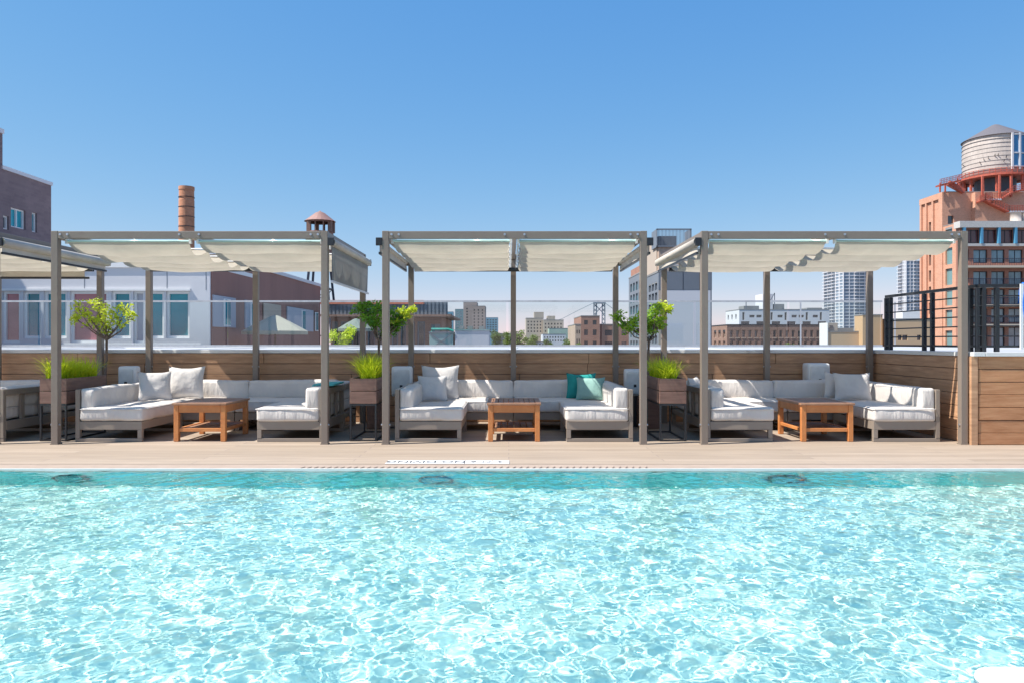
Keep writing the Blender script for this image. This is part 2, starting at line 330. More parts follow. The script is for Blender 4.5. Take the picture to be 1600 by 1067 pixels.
# ledge beyond the wall
lg = MB(); lg.box(-24, 12, 10.96, 19.3, -.5, 1.02); lg.box(5.31, 12, 8.54, 10.96, -.5, 1.02)
struct(lg.build('roof_ledge', M['membrane']))
lf = MB(); lf.box(-24, 5.165, 10.83, 10.965, WT + .001, 1.035); lf.box(5.17, 5.3, 8.40, 10.83, WT + .001, 1.034); lf.box(5.305, 12, 8.40, 8.55, WT + .001, 1.033)
tag(lf.build('ledge_flashing', M['flash'], bevel=.004), 'pale metal flashing strip capping the board walls', 'flashing')
sm = MB()
for x_, y_ in ((-8.9, 14.5), (-7.6, 12), (-5.2, 13), (-3.1, 15), (0, 13.4), (3.4, 12.6), (-6.9, 16.5), (-11, 15)):
    sm.add([(x_, y_ - 2, 1.0215), (x_ + .05, y_ - 2, 1.0215), (x_ + .2, y_ + 2.6, 1.0215), (x_ + .15, y_ + 2.6, 1.0215), (x_, y_ - 2, 1.03), (x_ + .05, y_ - 2, 1.03), (x_ + .2, y_ + 2.6, 1.03), (x_ + .15, y_ + 2.6, 1.03)], [(4, 5, 6, 7), (0, 1, 5, 4), (1, 2, 6, 5), (2, 3, 7, 6), (3, 0, 4, 7)])
struct(sm.build('ledge_seams', M['white']))
struct(MB().box(-24, 12, -8, 19.2, GZ, -1.3).build('terrace_base', M['membrane']))

# glass railing
GYR = 18.0
gl = thing('glass_railing', 'long clear glass railing with slim metal top rail beyond the ledge', 'railing', (0, GYR, 1.02))
gm = glassmat('clear_glass', (.94, .975, .97), .0)
x = FX(1378, GYR); xr = x; k = 0
while x > -17:
    m = MB(); m.box(x - 2.2, x - .03, -.006, .006, .02, 1.06); m.build('glass_panel', gm, gl); x -= 2.23; k += 1
m = MB(); m.box(-17, xr, -.025, .025, 1.06, 1.10); m.build('top_rail', mat('alu_rail', (.5, .5, .5), .35, .5), gl)
m = MB(); m.box(-17, xr, -.03, .03, 0, .05); m.build('base_rail', M['steel'], gl)
for px in (1397, 1250):
    m = MB(); xx = FX(px, GYR); m.box(xx - .014, xx + .014, -.05, -.026, 0, 1.06); m.build('post', M['steel'], gl)

# black steel railing on the right hand walls
br_ = thing('steel_railing', 'black steel railing with round bars turning the corner on the right walls', 'railing', (5.27, 8.5, 1.035))
H = .735
def rail_run(a, b, posts):
    a = Vector(a); b = Vector(b)
    MBt = MB(); MBt.beam(a + Vector((0, 0, H)), b + Vector((0, 0, H)), .045, .035); MBt.build('top_rail', M['black'], br_)
    MBt = MB(); MBt.beam(a + Vector((0, 0, .06)), b + Vector((0, 0, .06)), .035, .025); MBt.build('bottom_rail', M['black'], br_)
    for i in range(5):
        z = .06 + (H - .06) * (i + 1) / 6; q = MB(); q.tube([a + Vector((0, 0, z)), b + Vector((0, 0, z))], .009, 6); q.build('bar', M['black'], br_)
    for tt in posts:
        p = a.lerp(b, tt); q = MB(); q.box(p.x - .022, p.x + .022, p.y - .022, p.y + .022, 0, H - .02); q.build('post', M['black'], br_, bevel=.003)
rail_run((0, .0, 0), (0, 2.05, 0), (.06, .0, .44, .53, .94, 1.0))
rail_run((.0, -.02, 0), (4.5, -.02, 0), (.012, .045, .35, .7, 1))
# blue towel over the railing
tw = MB(); n = 14
for side, yy in ((0, -.06), (1, .035)):
    pass
vs = []; fs = []
tx0, tx1 = 5.745, 6.35
for i in range(n + 1):
    for j in range(13):
        t_ = j / 12; z = 1.035 + H + .03 - (abs(t_ - .25) - .0) * (.88 if t_ > .25 else .9) if abs(t_ - .25) > .03 else 1.035 + H + .028
        y = 8.48 + (-.045 if t_ > .28 else (.045 if t_ < .22 else 0)) + .012 * math.sin(i * 1.1) * (1 if t_ > .25 else -1) * abs(t_ - .25)
        vs.append((tx0 + (tx1 - tx0) * i / n + .015 * math.sin(t_ * 9), y, z))
for i in range(n):
    for j in range(12): fs.append((i * 13 + j, (i + 1) * 13 + j, (i + 1) * 13 + j + 1, i * 13 + j + 1))
o = tw.add(vs, fs).build('towel', mat('blue_towel', (.01, .13, .55), .9, 0, .1, 20, bump=.4, bscale=60), smooth=True); so = o.modifiers.new('s', 'SOLIDIFY'); so.thickness = .012
tag(o, 'bright blue towel draped over the black railing at far right', 'towel')
m = MB(); m.box(5.708, 5.742, 8.43, 8.445, 1.06, 1.035 + H + .02); b_ = m.build('white_hem', M['white'], o)

# ---------------------------------------------------------------- pergolas
FY, BY, PT, BT = 8.5, 10.7, 2.385, 2.30
def bolts(parent, pts):
    for p in pts:
        m = MB(); m.tube([(p[0], p[1] - .012, p[2]), (p[0], p[1] + .01, p[2])], .013, 8); m.build('bolt', M['steel'], parent)
def canopy_half(parent, x0, x1, peaks, z0=2.275, z1=2.20, sag=.095, seed=0, slack=.02):
    root = parent; nxn = 30; vs = []; fs = []; rows = []
    for i in range(len(peaks) - 1):
        K = 10
        for k in range(K + (1 if i == len(peaks) - 2 else 0)): rows.append((i, k / K))
    for i, t_ in rows:
        a, b = peaks[i], peaks[i + 1]; y = a + (b - a) * t_; base = z0 + (z1 - z0) * (y - peaks[0]) / (peaks[-1] - peaks[0])
        sg = sag * math.sqrt(max(0, (b - a)) / .42)
        for j in range(nxn + 1):
            u_ = j / nxn; x = x0 + (x1 - x0) * u_
            e = math.sin(math.pi * u_) ; nn = noise.noise(Vector((x * 1.7, i * 2.3 + seed, 0)))
            z = base - sg * math.sin(math.pi * t_ ** .85) ** .7 * (1 + .25 * nn) - .012 * e * math.sin(math.pi * t_) + .006 * noise.noise(Vector((x * 6, y * 9, seed)))
            pull = .03 * math.sin(math.pi * t_) * (1 - e) ** 2      # the hem draws in between battens
            vs.append((x + (pull if u_ < .5 else -pull), y + .012 * nn * math.sin(math.pi * t_), z))
    for r_ in range(len(rows) - 1):
        for j in range(nxn): fs.append((r_ * (nxn + 1) + j, r_ * (nxn + 1) + j + 1, (r_ + 1) * (nxn + 1) + j + 1, (r_ + 1) * (nxn + 1) + j))
    c = MB().add(vs, fs).build('canopy', M['canvas'], root, smooth=True)
    for i, p in enumerate(peaks):
        zz = z0 + (z1 - z0) * (p - peaks[0]) / (peaks[-1] - peaks[0]) + .012
        q = MB(); q.tube([(x0 - .01, p, zz), (x1 + .01, p, zz)], .009 if i else .015, 6); q.build('batten', M['white'] if i else M['acrylic'], c, smooth=True)
        for xx in (x0 - .012, x1 + .012):
            q = MB(); q.box(xx - .012, xx + .012, p - .02, p + .02, zz - .03, zz + .03); q.build('glider', M['white'], c)
    for xx in (x0 - .012, x1 + .012):
        q = MB(); q.tube([(xx, FY + .04, z0 + .045), (xx, BY - .04, z1 + .045)], .004, 5); q.build('guide_wire', M['steel'], c)
def pergola(label, xl, xr, peaksL, peaksR, rollers=(None, None), rear_curtain=None, seeds=(1, 2), P=.075):
    r = thing('pergola', label, 'pergola', ((xl + xr) / 2, FY, 0), 'taupe metal pergolas along the pool deck'); ox, oy = r.location.x, r.location.y; h = P / 2
    def part(name, fn, mt=M['taupe'], bevel=.004, smooth=False):
        m = W(); fn(m); return m.build(name, mt, r, bevel=bevel, smooth=smooth)
    xm = (xl + xr) / 2
    for x_, y_ in ((xl, FY), (xr, FY), (xl, BY), (xm, BY), (xr, BY)):
        p = part('post', lambda m: m.box(x_ - h, x_ + h, y_ - h, y_ + h, 0, PT if y_ == FY else BT - .001))
        m = W(); m.box(x_ - h - .006, x_ + h + .006, y_ - h - .006, y_ + h + .006, 0.001, .012); m.build('base_plate', M['taupe'], p)
        m = W()
        for zz in (.22,) if y_ == FY else (.80,):
            for s_ in (-1, 1): m.tube([(x_ + s_ * (h - .004), y_ - .01, zz), (x_ + s_ * (h + .014), y_ - .01, zz)], .011, 8)
        m.build('bolt', M['steel'], p)
    part('front_beam', lambda m: m.box(xl + h + .001, xr - h - .001, FY - h + .002, FY + .02, BT, PT - .003))
    part('back_beam', lambda m: m.box(xl - h, xr + h, BY - .02, BY + h, BT, PT - .006))
    for x_ in (xl, xr): part('side_beam', lambda m: m.box(x_ - h + .008, x_ + h - .008, FY + h + .001, BY - .021, BT + .001, PT - .002))
    part('middle_beam', lambda m: m.box(xm - .025, xm + .025, FY + .021, BY - .021, BT + .003, PT - .01))
    part('rear_tube', lambda m: m.tube([(xl + .06, BY - .08, 2.155), (xr - .06, BY - .08, 2.155)], .03, 10), M['black'], 0, True)
    bolts(r, [(x_ - ox, FY - h - oy, PT - .04) for x_ in (xl + .07, xl + .15, xm - .11, xm + .11, xr - .15, xr - .07)])
    # canopy coordinates are world, shifted here
    for x0, x1, pk, sd in ((xl + .075, xm - .055, peaksL, seeds[0]), (xm + .055, xr - .075, peaksR, seeds[1])):
        n0 = set(bpy.data.objects); canopy_half(r, x0, x1, pk, seed=sd)
        for o in set(bpy.data.objects) - n0:
            o.data.transform(Matrix.Translation((-ox, -oy, 0)))
    for side, mode in zip((-1, 1), rollers):
        if mode is None: continue
        xx = (xl if side < 0 else xr) + side * (h + .035)
        rad, drop = mode
        ro = part('roller', lambda m: m.tube([(xx, FY - .02, 2.265), (xx, BY + .05, 2.265)], rad, 16), M['roller'], 0, True)
        for y_ in (FY - .045, BY + .052):
            m = W(); m.box(xx - .035, xx + .035, y_, y_ + .022, 2.22, 2.31); m.build('bracket', M['black'], ro, bevel=.004)
        if drop:
            m = W(); nseg = 12; vs = []; fs = []
            for i in range(nseg + 1):
                y_ = FY + .01 + (BY - FY) * i / nseg
                for j in range(5): vs.append((xx + side * (.012 * math.sin(i * .9) * j / 4), y_, 2.25 - drop * j / 4))
            for i in range(nseg):
                for j in range(4): fs.append((i * 5 + j, (i + 1) * 5 + j, (i + 1) * 5 + j + 1, i * 5 + j + 1))
            m.add(vs, fs); m.build('screen', M['screen'] if drop > .2 else M['roller'], ro, smooth=True)
            m = W(); m.box(xx - .012, xx + .012, FY + .01, BY + .01, 2.25 - drop - .02, 2.25 - drop + .005); m.build('hem_bar', M['steel'] if drop > .2 else M['black'], ro)
    if rear_curtain:
        m = W(); m.box(xl + .1, xr - .16, BY - .12, BY - .112, rear_curtain, 2.25); c = m.build('rear_curtain', M['roller'], r)
        m = W(); m.box(xl + .1, xr - .10, BY - .13, BY - .10, rear_curtain - .03, rear_curtain - .001); m.build('hem_bar', M['black'], c)
    return r
XP = [(-8.70, -5.78), (-5.09, -2.066), (-1.382, 1.511), (2.195, 5.105)]
def pk(a, b, n): return [a + (b - a) * i / n for i in range(n + 1)]
pergola('taupe pergola mostly cut off by the left edge of the picture', *XP[0], pk(8.58, 10.6, 5), pk(8.58, 10.6, 5), ((.03, .10), (.055, .10)), 2.05, (3, 8))
pergola('left pergola with a grey screen hanging from its right side', *XP[1], [8.60, 9.15, 9.75, 10.2, 10.6], [8.60, 9.0, 9.55, 10.1, 10.6], (None, (.045, .42)), None, (5, 6))
pergola('middle pergola around the single straight central back post', *XP[2], pk(8.57, 10.6, 5), pk(8.57, 10.6, 5), ((.03, .10), (.03, .10)), None, (11, 12))
pergola('right pergola beside the warm board wall', *XP[3], pk(8.57, 10.6, 4), pk(8.57, 10.6, 4), ((.05, .10), None), None, (15, 16))

# ---------------------------------------------------------------- sofas
SL = 1.09; SW = .765
def piping(par, x0, x1, y0, y1, z):
    c = .022; q = -.0055
    pts = [(x0 + c, y0 + q, z), (x1 - c, y0 + q, z), (x1 - q, y0 + c, z), (x1 - q, y1 - c, z), (x1 - c, y1 - q, z), (x0 + c, y1 - q, z), (x0 + q, y1 - c, z), (x0 + q, y0 + c, z), (x0 + c, y0 + q, z)]
    m = MB(); m.tube(pts, .0055, 6, False); m.build('piping', M['pillow'], par, smooth=True)
def side_module(mir, name, label, group):
    r = thing(name, label, 'sofa', (0, 0, 0), group); s = -1 if mir else 1
    bx = lambda m, x0, x1, y0, y1, z0, z1: m.box(s * x0, s * x1, y0, y1, z0, z1)
    m = MB(); bx(m, .001, .049, .0, .05, .041, .60); m.build('leg', M['frame'], r, bevel=.003)
    m = MB(); bx(m, .001, .049, SL - .05, SL, .041, .60); m.build('leg', M['frame'], r, bevel=.003)
    m = MB(); bx(m, SW - .05, SW - .001, .0, .05, .041, .139); m.build('leg', M['frame'], r, bevel=.003)
    m = MB(); bx(m, SW - .05, SW - .001, SL - .05, SL, .041, .139); m.build('leg', M['frame'], r, bevel=.003)
    m = MB(); bx(m, 0, SW, .002, .048, .002, .04); bx(m, 0, SW, SL - .048, SL - .002, .002, .04); m.build('foot_bar', M['frame'], r, bevel=.003)
    m = MB(); bx(m, .05, SW, 0, .05, .14, .235); bx(m, .05, SW, SL - .05, SL, .14, .235); bx(m, SW - .048, SW, .05, SL - .05, .142, .235); bx(m, .0, .048, .05, SL - .05, .13, .235); bx(m, .05, SW - .05, .05, SL - .05, .2, .22); m.build('seat_frame', M['frame'], r, bevel=.003)
    m = MB(); bx(m, 0, .045, .051, SL - .051, .53, .60)
    m.build('back_rail', M['frame'], r, bevel=.003)
    for k in (1, 2):
        y = SL * k / 3; m = MB(); bx(m, .008, .036, y - .03, y + .03, .236, .529); m.build('back_slat', M['frame'], r)
    m = MB(); a, b = sorted((s * .055, s * (SW + .012))); m.soft(a, b, -.015, SL - .002, .236, .395, .032, 14, .008, 3 + mir); sc = m.build('seat_cushion', M['cushion'], r, smooth=True); piping(sc, a, b, -.015, SL - .002, .375)
    m = MB(); a, b = sorted((s * .052, s * .215)); m.soft(a, b, .012, SL + .02, .372, .612, .032, 14, .008, 8 + mir); m.build('back_cushion', M['cushion'], r, smooth=True)
    return r
def corner_module(mir, name, label, group, wd=1.365, dp=.74):
    r = thing(name, label, 'sofa', (0, 0, 0), group); s = -1 if mir else 1
    bx = lambda m, x0, x1, y0, y1, z0, z1: m.box(s * x0, s * x1, y0, y1, z0, z1)
    for x0, x1 in ((.0, .05), (wd - .055, wd - .005)):
        for y0, y1 in ((0, .05), (dp - .05, dp)):
            m = MB(); bx(m, x0, x1, y0, y1, .041, .60 if y0 else .139); m.build('leg', M['frame'], r, bevel=.003)
        m = MB(); bx(m, x0, x1, 0, dp, .002, .04); m.build('foot_bar', M['frame'], r, bevel=.003)
    m = MB(); bx(m, 0, wd - .005, 0, .05, .14, .235); bx(m, 0, wd - .005, dp - .05, dp, .14, .235); bx(m, 0, wd - .005, .05, dp - .05, .16, .22); m.build('seat_frame', M['frame'], r, bevel=.003)
    m = MB(); bx(m, .051, wd - .056, dp - .045, dp, .53, .60); bx(m, 0, .045, .05, dp - .05, .53, .60); m.build('back_rail', M['frame'], r, bevel=.003)
    m = MB(); a, b = sorted((s * .05, s * (wd - .004))); m.soft(a, b, -.02, dp - .06, .236, .388, .03, 14, .008, 13 + mir); sc = m.build('seat_cushion', M['cushion'], r, smooth=True); piping(sc, a, b, -.02, dp - .06, .369)
    m = MB(); a, b = sorted((s * .20, s * (wd - .004))); m.soft(a, b, dp - .23, dp - .05, .375, .618, .032, 24, .012, 21 + mir, wr=.007, ruf=.010); m.build('back_cushion', M['cushion'], r, smooth=True)
    m = MB(); a, b = sorted((s * .052, s * .20)); m.soft(a, b, .03, dp - .06, .375, .612, .03, 12, .008, 26 + mir); m.build('side_cushion', M['cushion'], r, smooth=True)
    return r
SX = [(-8.6, -5.81), (-4.985, -2.13), (-1.31, 1.43), (2.27, 4.96)]
SYF = 8.69
g_s = 'light grey cushioned sofa sections under the pergolas'
Lm = side_module(0, 'sofa_section', '', g_s); Rm = side_module(1, 'sofa_section', '', g_s)
Lc = corner_module(0, 'corner_sofa', '', g_s); Rc = corner_module(1, 'corner_sofa', '', g_s)
names = ['cut off pergola at the left edge', 'left pergola', 'middle pergola', 'right pergola']
for i, (a, b) in enumerate(SX):
    def place(o, loc, lab):
        if o.get('label') == '': o.location = loc; o['label'] = lab; return o
        return copy_tree(o, loc, lab)
    if i > 0:
        place(Lm, (a, SYF, 0), f'front left sofa section under the {names[i]}')
        wd = (b - a) / 2
        for o, xx, lab in ((Lc, a, 'left'), (Rc, b, 'right')):
            c = place(o, (xx, 9.80, 0), f'rear {lab} corner sofa under the {names[i]}, against the board wall'); c.scale = (wd / 1.365, 1, 1)
    else:
        c = place(Rc, (b, 9.80, 0), 'rear corner sofa seen end on at the far left edge')
    place(Rm, (b, SYF, 0), f'front right sofa section under the {names[i]}' if i else 'sofa section seen from its slatted back at the left edge')

# ---------------------------------------------------------------- coffee tables
def table(label):
    r = thing('coffee_table', label, 'table', (0, 0, 0), 'slatted teak coffee tables'); Wd, Dp, Ht = .60, .78, .445
    for x in (0, Wd - .06):
        for y in (0, Dp - .06):
            m = MB(); m.box(x + .002, x + .058, y + .002, y + .058, .002, Ht - .026); m.build('leg', M['teak'], r, bevel=.004)
    m = MB(); m.box(.06, Wd - .06, .008, .035, .335, Ht - .026); m.box(.06, Wd - .06, Dp - .035, Dp - .008, .335, Ht - .026); m.box(.008, .035, .06, Dp - .06, .335, Ht - .026); m.box(Wd - .035, Wd - .008, .06, Dp - .06, .335, Ht - .026); m.build('apron', M['teak'], r, bevel=.003)
    m = MB(); n = 8; m.box(-.012, .05, -.012, Dp + .012, Ht - .025, Ht); m.box(Wd - .05, Wd + .012, -.012, Dp + .012, Ht - .025, Ht); m.box(.051, Wd - .051, -.012, .05, Ht - .025, Ht - .0005); m.box(.051, Wd - .051, Dp - .05, Dp + .012, Ht - .025, Ht - .0005)
    for k in range(n):
        a = .054 + (Wd - .108) * k / n; m.box(a + .003, a + (Wd - .108) / n - .003, .051, Dp - .051, Ht - .02, Ht - .003)
    m.build('tabletop', M['teaktop'], r, bevel=.002)
    m = MB(); m.box(.06, Wd - .06, .015, .045, .115, .155); m.box(.06, Wd - .06, Dp - .045, Dp - .015, .115, .155); m.box(.012, .045, .06, Dp - .06, .115, .15); m.box(Wd - .045, Wd - .012, .06, Dp - .06, .115, .15); m.build('stretcher', M['teak'], r, bevel=.003)
    m = MB()
    for k in range(6):
        a = .07 + (Wd - .14) * k / 6; m.box(a + .005, a + (Wd - .14) / 6 - .005, .046, Dp - .046, .13, .148)
    m.build('shelf', M['teaktop'], r, bevel=.002)
    return r
T = table('slatted teak coffee table under the left pergola'); T.location = (-3.862, 8.70, 0)
copy_tree(T, (-.24, 8.70, 0), 'slatted teak coffee table under the middle pergola')
t3 = copy_tree(T, (3.37, 8.70, 0), 'orange toned teak coffee table under the right pergola')

# ---------------------------------------------------------------- pillows, towel
def pillow(label, loc, wd, ht, th, rot, m, seed=0):
    n = 14; vs = []; fs = []
    for side in (1, -1):
        for i in range(n + 1):
            for j in range(n + 1):
                u_ = 2 * i / n - 1; v_ = 2 * j / n - 1
                e = (1 - abs(u_) ** 2.6) * (1 - abs(v_) ** 2.6); d = side * th / 2 * e ** .55
                pin = 1 - .09 * (1 - v_ * v_) * abs(u_) ** 2; pin2 = 1 - .09 * (1 - u_ * u_) * abs(v_) ** 2
                nn = noise.noise(Vector((u_ * 2.5, v_ * 2.5, seed + side))) * .012 * e
                vs.append((u_ * wd / 2 * pin, -d + nn, v_ * ht / 2 * pin2 + ht / 2 - .02 * (1 - abs(u_)) * (v_ > .9)))
    def I(s_, i, j): return s_ * (n + 1) ** 2 + i * (n + 1) + j
    for i in range(n):
        for j in range(n):
            fs.append((I(0, i, j), I(0, i + 1, j), I(0, i + 1, j + 1), I(0, i, j + 1))); fs.append((I(1, i, j), I(1, i, j + 1), I(1, i + 1, j + 1), I(1, i + 1, j)))
    o = MB().add(vs, fs).build('pillow', m, smooth=True)
    o.location = loc; o.rotation_euler = [R(a) for a in rot]; return tag(o, label, 'pillow', 'throw pillows on the sofas')
pillow('light grey pillow dappled by tree shade under the left pergola', (-4.50, 9.62, .40), .40, .40, .16, (-22, 0, 28), M['pillow'], 1)
pillow('paler grey pillow nearest the back cushion under the left pergola', (-4.28, 10.0, .40), .46, .44, .16, (-16, 0, 12), M['pillow'], 2)
pillow('small grey pillow leaning in front of a larger one, middle pergola', (-.96, 9.55, .40), .38, .34, .14, (-18, 0, 8), M['pillow'], 3)
pillow('large grey pillow behind the small one under the middle pergola', (-.90, 9.90, .395), .50, .46, .16, (-14, 0, 4), M['pillow'], 4)
pillow('dark teal pillow at the right end of the middle pergola', (.96, 10.08, .385), .40, .36, .14, (-14, 0, -8), M['teal'], 5)
pillow('pale sage green pillow in front of the dark teal one', (1.06, 9.86, .39), .38, .32, .14, (-22, 0, -10), M['sage'], 6)
pillow('grey pillow half hidden behind another under the right pergola', (4.38, 10.05, .385), .40, .36, .14, (-14, 8, 6), M['pillow'], 7)
pillow('front grey pillow beside the sunlit right arm, right pergola', (4.46, 9.78, .39), .46, .38, .16, (-20, 0, -12), M['pillow'], 8)
pillow('pillow peeking over the left sofa back under the right pergola', (2.50, 9.88, .39), .40, .32, .13, (-20, 0, 60), M['pillow'], 9)
n = 12; vs = []; fs = []
for i in range(n + 1):
    for j in range(11):
        t_ = j / 10; x = -.16 + .30 * t_; z = .012 - .0 if t_ < 1 else 0
        zz = .018 + .008 * noise.noise(Vector((i * .5, j * .4, 3))) - (.07 * max(0, (.18 - t_) / .18) ** .9 if t_ < .18 else 0)
        vs.append((x, -.28 + .56 * i / n, zz))
for i in range(n):
    for j in range(10): fs.append((i * 11 + j, i * 11 + j + 1, (i + 1) * 11 + j + 1, (i + 1) * 11 + j))
o = MB().add(vs, fs).build('towel', M['aqua'], smooth=True); so = o.modifiers.new('s', 'SOLIDIFY'); so.thickness = .02; o.location = (-2.24, 9.35, .625); tag(o, 'folded aqua towel lying on the right sofa back, left pergola', 'towel')

# ---------------------------------------------------------------- speakers
def speaker(label, x, y, z0, wd=.24, ht=.36, dp=.16, shade=None):
    r = thing('speaker', label, 'speaker', (x, y, 0), 'white box speakers behind the sofas')
    m = MB(); m.soft(-wd / 2, wd / 2, 0, dp, z0, z0 + ht, .03, 8, 0, 0, 0); m.build('cabinet', M['white'], r, smooth=True)
    m = MB(); m.soft(-wd / 2 + .02, wd / 2 - .03, -.018, .01, z0 + .025, z0 + ht - .04, .012, 6, .004, 0, 0); m.build('grille', mat('grille', (.62, .62, .60), .6), r, smooth=True)
    m = MB(); m.box(-.018, .018, -.026, -.019, z0 + .12, z0 + .156); m.build('badge', M['black'], r)
    m = MB(); m.box(-.05, .05, dp / 2 - .05, dp / 2 + .05, .012, z0); m.box(-.15, .15, .0, dp, .002, .012); m.build('stand', M['black'], r)
    return r
speaker('white box speaker beside the bright small tree, left pergola', -5.13, 10.14, .46)
speaker('white box speaker left of the pillows under the middle pergola', -1.43, 10.06, .42, .27, .40)
speaker('white box speaker mostly hidden behind the middle pergola right post', 1.70, 10.2, .42, .26, .36)
speaker('greyish box speaker above the right pergola sofa back', 4.31, 10.48, .48, .30, .37, .25)

# ---------------------------------------------------------------- planters, grass, trees
def blades(m, cx, cy, z, n, hgt, spread, rd, dx=.1, dy=.1):
    for _ in range(n):
        a = rd.uniform(0, 6.283); L_ = hgt * rd.uniform(.55, 1.1); bx = cx + rd.uniform(-dx, dx); by = cy + rd.uniform(-dy, dy)
        out = spread * rd.uniform(.15, 1.1); wdt = rd.uniform(.003, .0065); d = Vector((math.cos(a), math.sin(a), 0)); sd = Vector((-d.y, d.x, 0)) * wdt
        vs = []; K = 5
        for k in range(K + 1):
            t_ = k / K; p = Vector((bx, by, z)) + d * out * L_ * t_ ** 1.6 * 1.1 + Vector((0, 0, L_ * (t_ - .35 * out * t_ ** 2.5)))
            s_ = sd * (1 - t_ * .85); vs += [p - s_, p + s_]
        m.add(vs, [(2 * k, 2 * k + 1, 2 * k + 3, 2 * k + 2) for k in range(K)])
def planter(x, label, grabel, seed, hg=.24, depth=.86, y=8.74):
    r = thing('planter', label, 'planter', (x, y, 0), 'brown board planters on black metal stands'); wd = .31
    m = MB()
    for z0, z1 in ((.435, .575), (.583, .725)):
        m.box(-wd / 2, wd / 2, 0, .022, z0, z1); m.box(-wd / 2, wd / 2, depth - .022, depth, z0, z1); m.box(-wd / 2, -wd / 2 + .022, .023, depth - .023, z0, z1); m.box(wd / 2 - .022, wd / 2, .023, depth - .023, z0, z1)
    m.build('box_boards', M['planterwood'], r, bevel=.003)
    m = MB(); m.box(-wd / 2 + .02, wd / 2 - .02, .02, depth - .02, .42, .695); m.build('soil', M['soil'], r)
    for xx in (-wd / 2, wd / 2 - .02):
        for yy in (0, depth - .02):
            m = MB(); m.box(xx, xx + .02, yy, yy + .02, .002, .41); m.build('leg', M['black'], r)
    m = MB(); m.box(-wd / 2, wd / 2, 0, .02, .411, .432); m.box(-wd / 2, wd / 2, depth - .02, depth, .411, .432); m.box(-wd / 2, -wd / 2 + .02, .021, depth - .021, .411, .432); m.box(wd / 2 - .02, wd / 2, .021, depth - .021, .411, .432)
    m.box(-wd / 2 + .021, wd / 2 - .021, 0, .018, .004, .02); m.box(-wd / 2 + .021, wd / 2 - .021, depth - .018, depth, .004, .02); m.box(-wd / 2, -wd / 2 + .018, .021, depth - .021, .004, .02); m.box(wd / 2 - .018, wd / 2, .021, depth - .021, .004, .02); m.build('stand_frame', M['black'], r)
    rd = random.Random(seed); m = MB()
    for k in range(5): blades(m, rd.uniform(-.05, .05), .12 + (depth - .24) * k / 4, .69, 210, hg * rd.uniform(1.05, 1.4), 1.0, rd, .08, .08)
    g_ = m.build('grass_clump', M['grass'], smooth=True); g_.location = (x, y, 0); tag(g_, grabel, 'grass', 'ornamental grass in the planters')
    return r
GX = [-5.42, -1.705, 1.87]
planter(-5.27, 'brown board planter left of the left pergola front post', 'yellow green grass growing in the leftmost planter', 1, .26)
planter(GX[1] + .02, 'reddish brown sunlit planter between left and middle pergolas', 'bright green grass growing in the planter between left and middle pergolas', 2, .27)
planter(GX[2] + .03, 'dark shaded planter between middle and right pergolas', 'bright green grass growing in the planter between middle and right pergolas', 3, .24)
def leaves(m, c, rad, n, size, rd, flat=.7):
    for _ in range(n):
        v = Vector((rd.gauss(0, 1), rd.gauss(0, 1), rd.gauss(0, 1) * flat)); v = v / max(.001, v.length) * rad * rd.random() ** .45
        p = Vector(c) + v; a = Vector((rd.gauss(0, 1), rd.gauss(0, 1), rd.gauss(0, .6))).normalized(); b = a.cross(Vector((rd.gauss(0, 1), rd.gauss(0, 1), rd.gauss(0, 1)))).normalized()
        s_ = size * rd.uniform(.6, 1.25)
        m.add([p, p + a * s_ * .5 + b * s_ * .28 + Vector((0, 0, s_ * .08)), p + a * s_ * 1.05, p + a * s_ * .5 - b * s_ * .28 + Vector((0, 0, s_ * .08))], [(0, 1, 2, 3)])
def small_tree(label, x, y, pts, mt, seed, n=70, size=.06, crot=.47, tipm=None, tips=()):
    r = thing('small_tree', label, 'tree', (x, y, 0), 'small leafy trees between the pergolas'); rd = random.Random(seed)
    m = W(); m.box(x - .13, x + .13, y - .13, y + .13, .002, .40); m.build('pot', M['planterwood'], r, bevel=.01)
    m = W(); m.box(x - .115, x + .115, y - .115, y + .115, .401, .405); m.build('soil', M['soil'], r)
    tr = W(); fork = Vector((x + .01, y, FZ(crot, y)))
    tr.tube([(x, y, .40), (x - .008, y, .7), (x + .006, y + .01, (fork.z + .7) / 2), fork], [.021, .018, .017, .017], 8)
    cr = MB(); cr.world = True; tp = W(); tp2 = []
    for px, py, dy, rad in pts:
        e = Vector((FX(px, y + dy), y + dy, FZ(py, y + dy))); mid = fork.lerp(e, .5) + Vector((rd.uniform(-.04, .04), rd.uniform(-.04, .04), -.05))
        tr.tube([fork, mid, e], [.012, .008, .004], 6)
        for _ in range(5):
            q = mid.lerp(e, rd.uniform(.2, 1)); e2 = q + Vector((rd.uniform(-1, 1), rd.uniform(-1, 1), rd.uniform(-.3, 1))).normalized() * rad * 1.1; tr.tube([q, e2], [.004, .002], 4, False)
            leaves(tp if (px, py) in tips else cr, e2, rad * .5, n // 6, size, rd)
        leaves(tp if (px, py) in tips else cr, e, rad, n, size, rd); 
    tr.build('trunk', M['bark'], r, smooth=True); cr.build('crown', mt, r)
    if tp.v: tp.build('young_leaves', M['leafY'], r)
    return r
small_tree('sparse yellow green small tree beside the left pergola', -5.385, 10.1, [(122, 482, 0, .09), (118, 497, .1, .06), (150, 474, -.1, .10), (160, 484, .1, .10), (178, 486, 0, .09), (197, 482, .1, .10), (205, 492, -.1, .06), (145, 500, .1, .07), (165, 503, -.1, .08), (186, 506, .1, .07), (135, 490, -.12, .06)], M['leafY'], 21, 60, .046, 531)
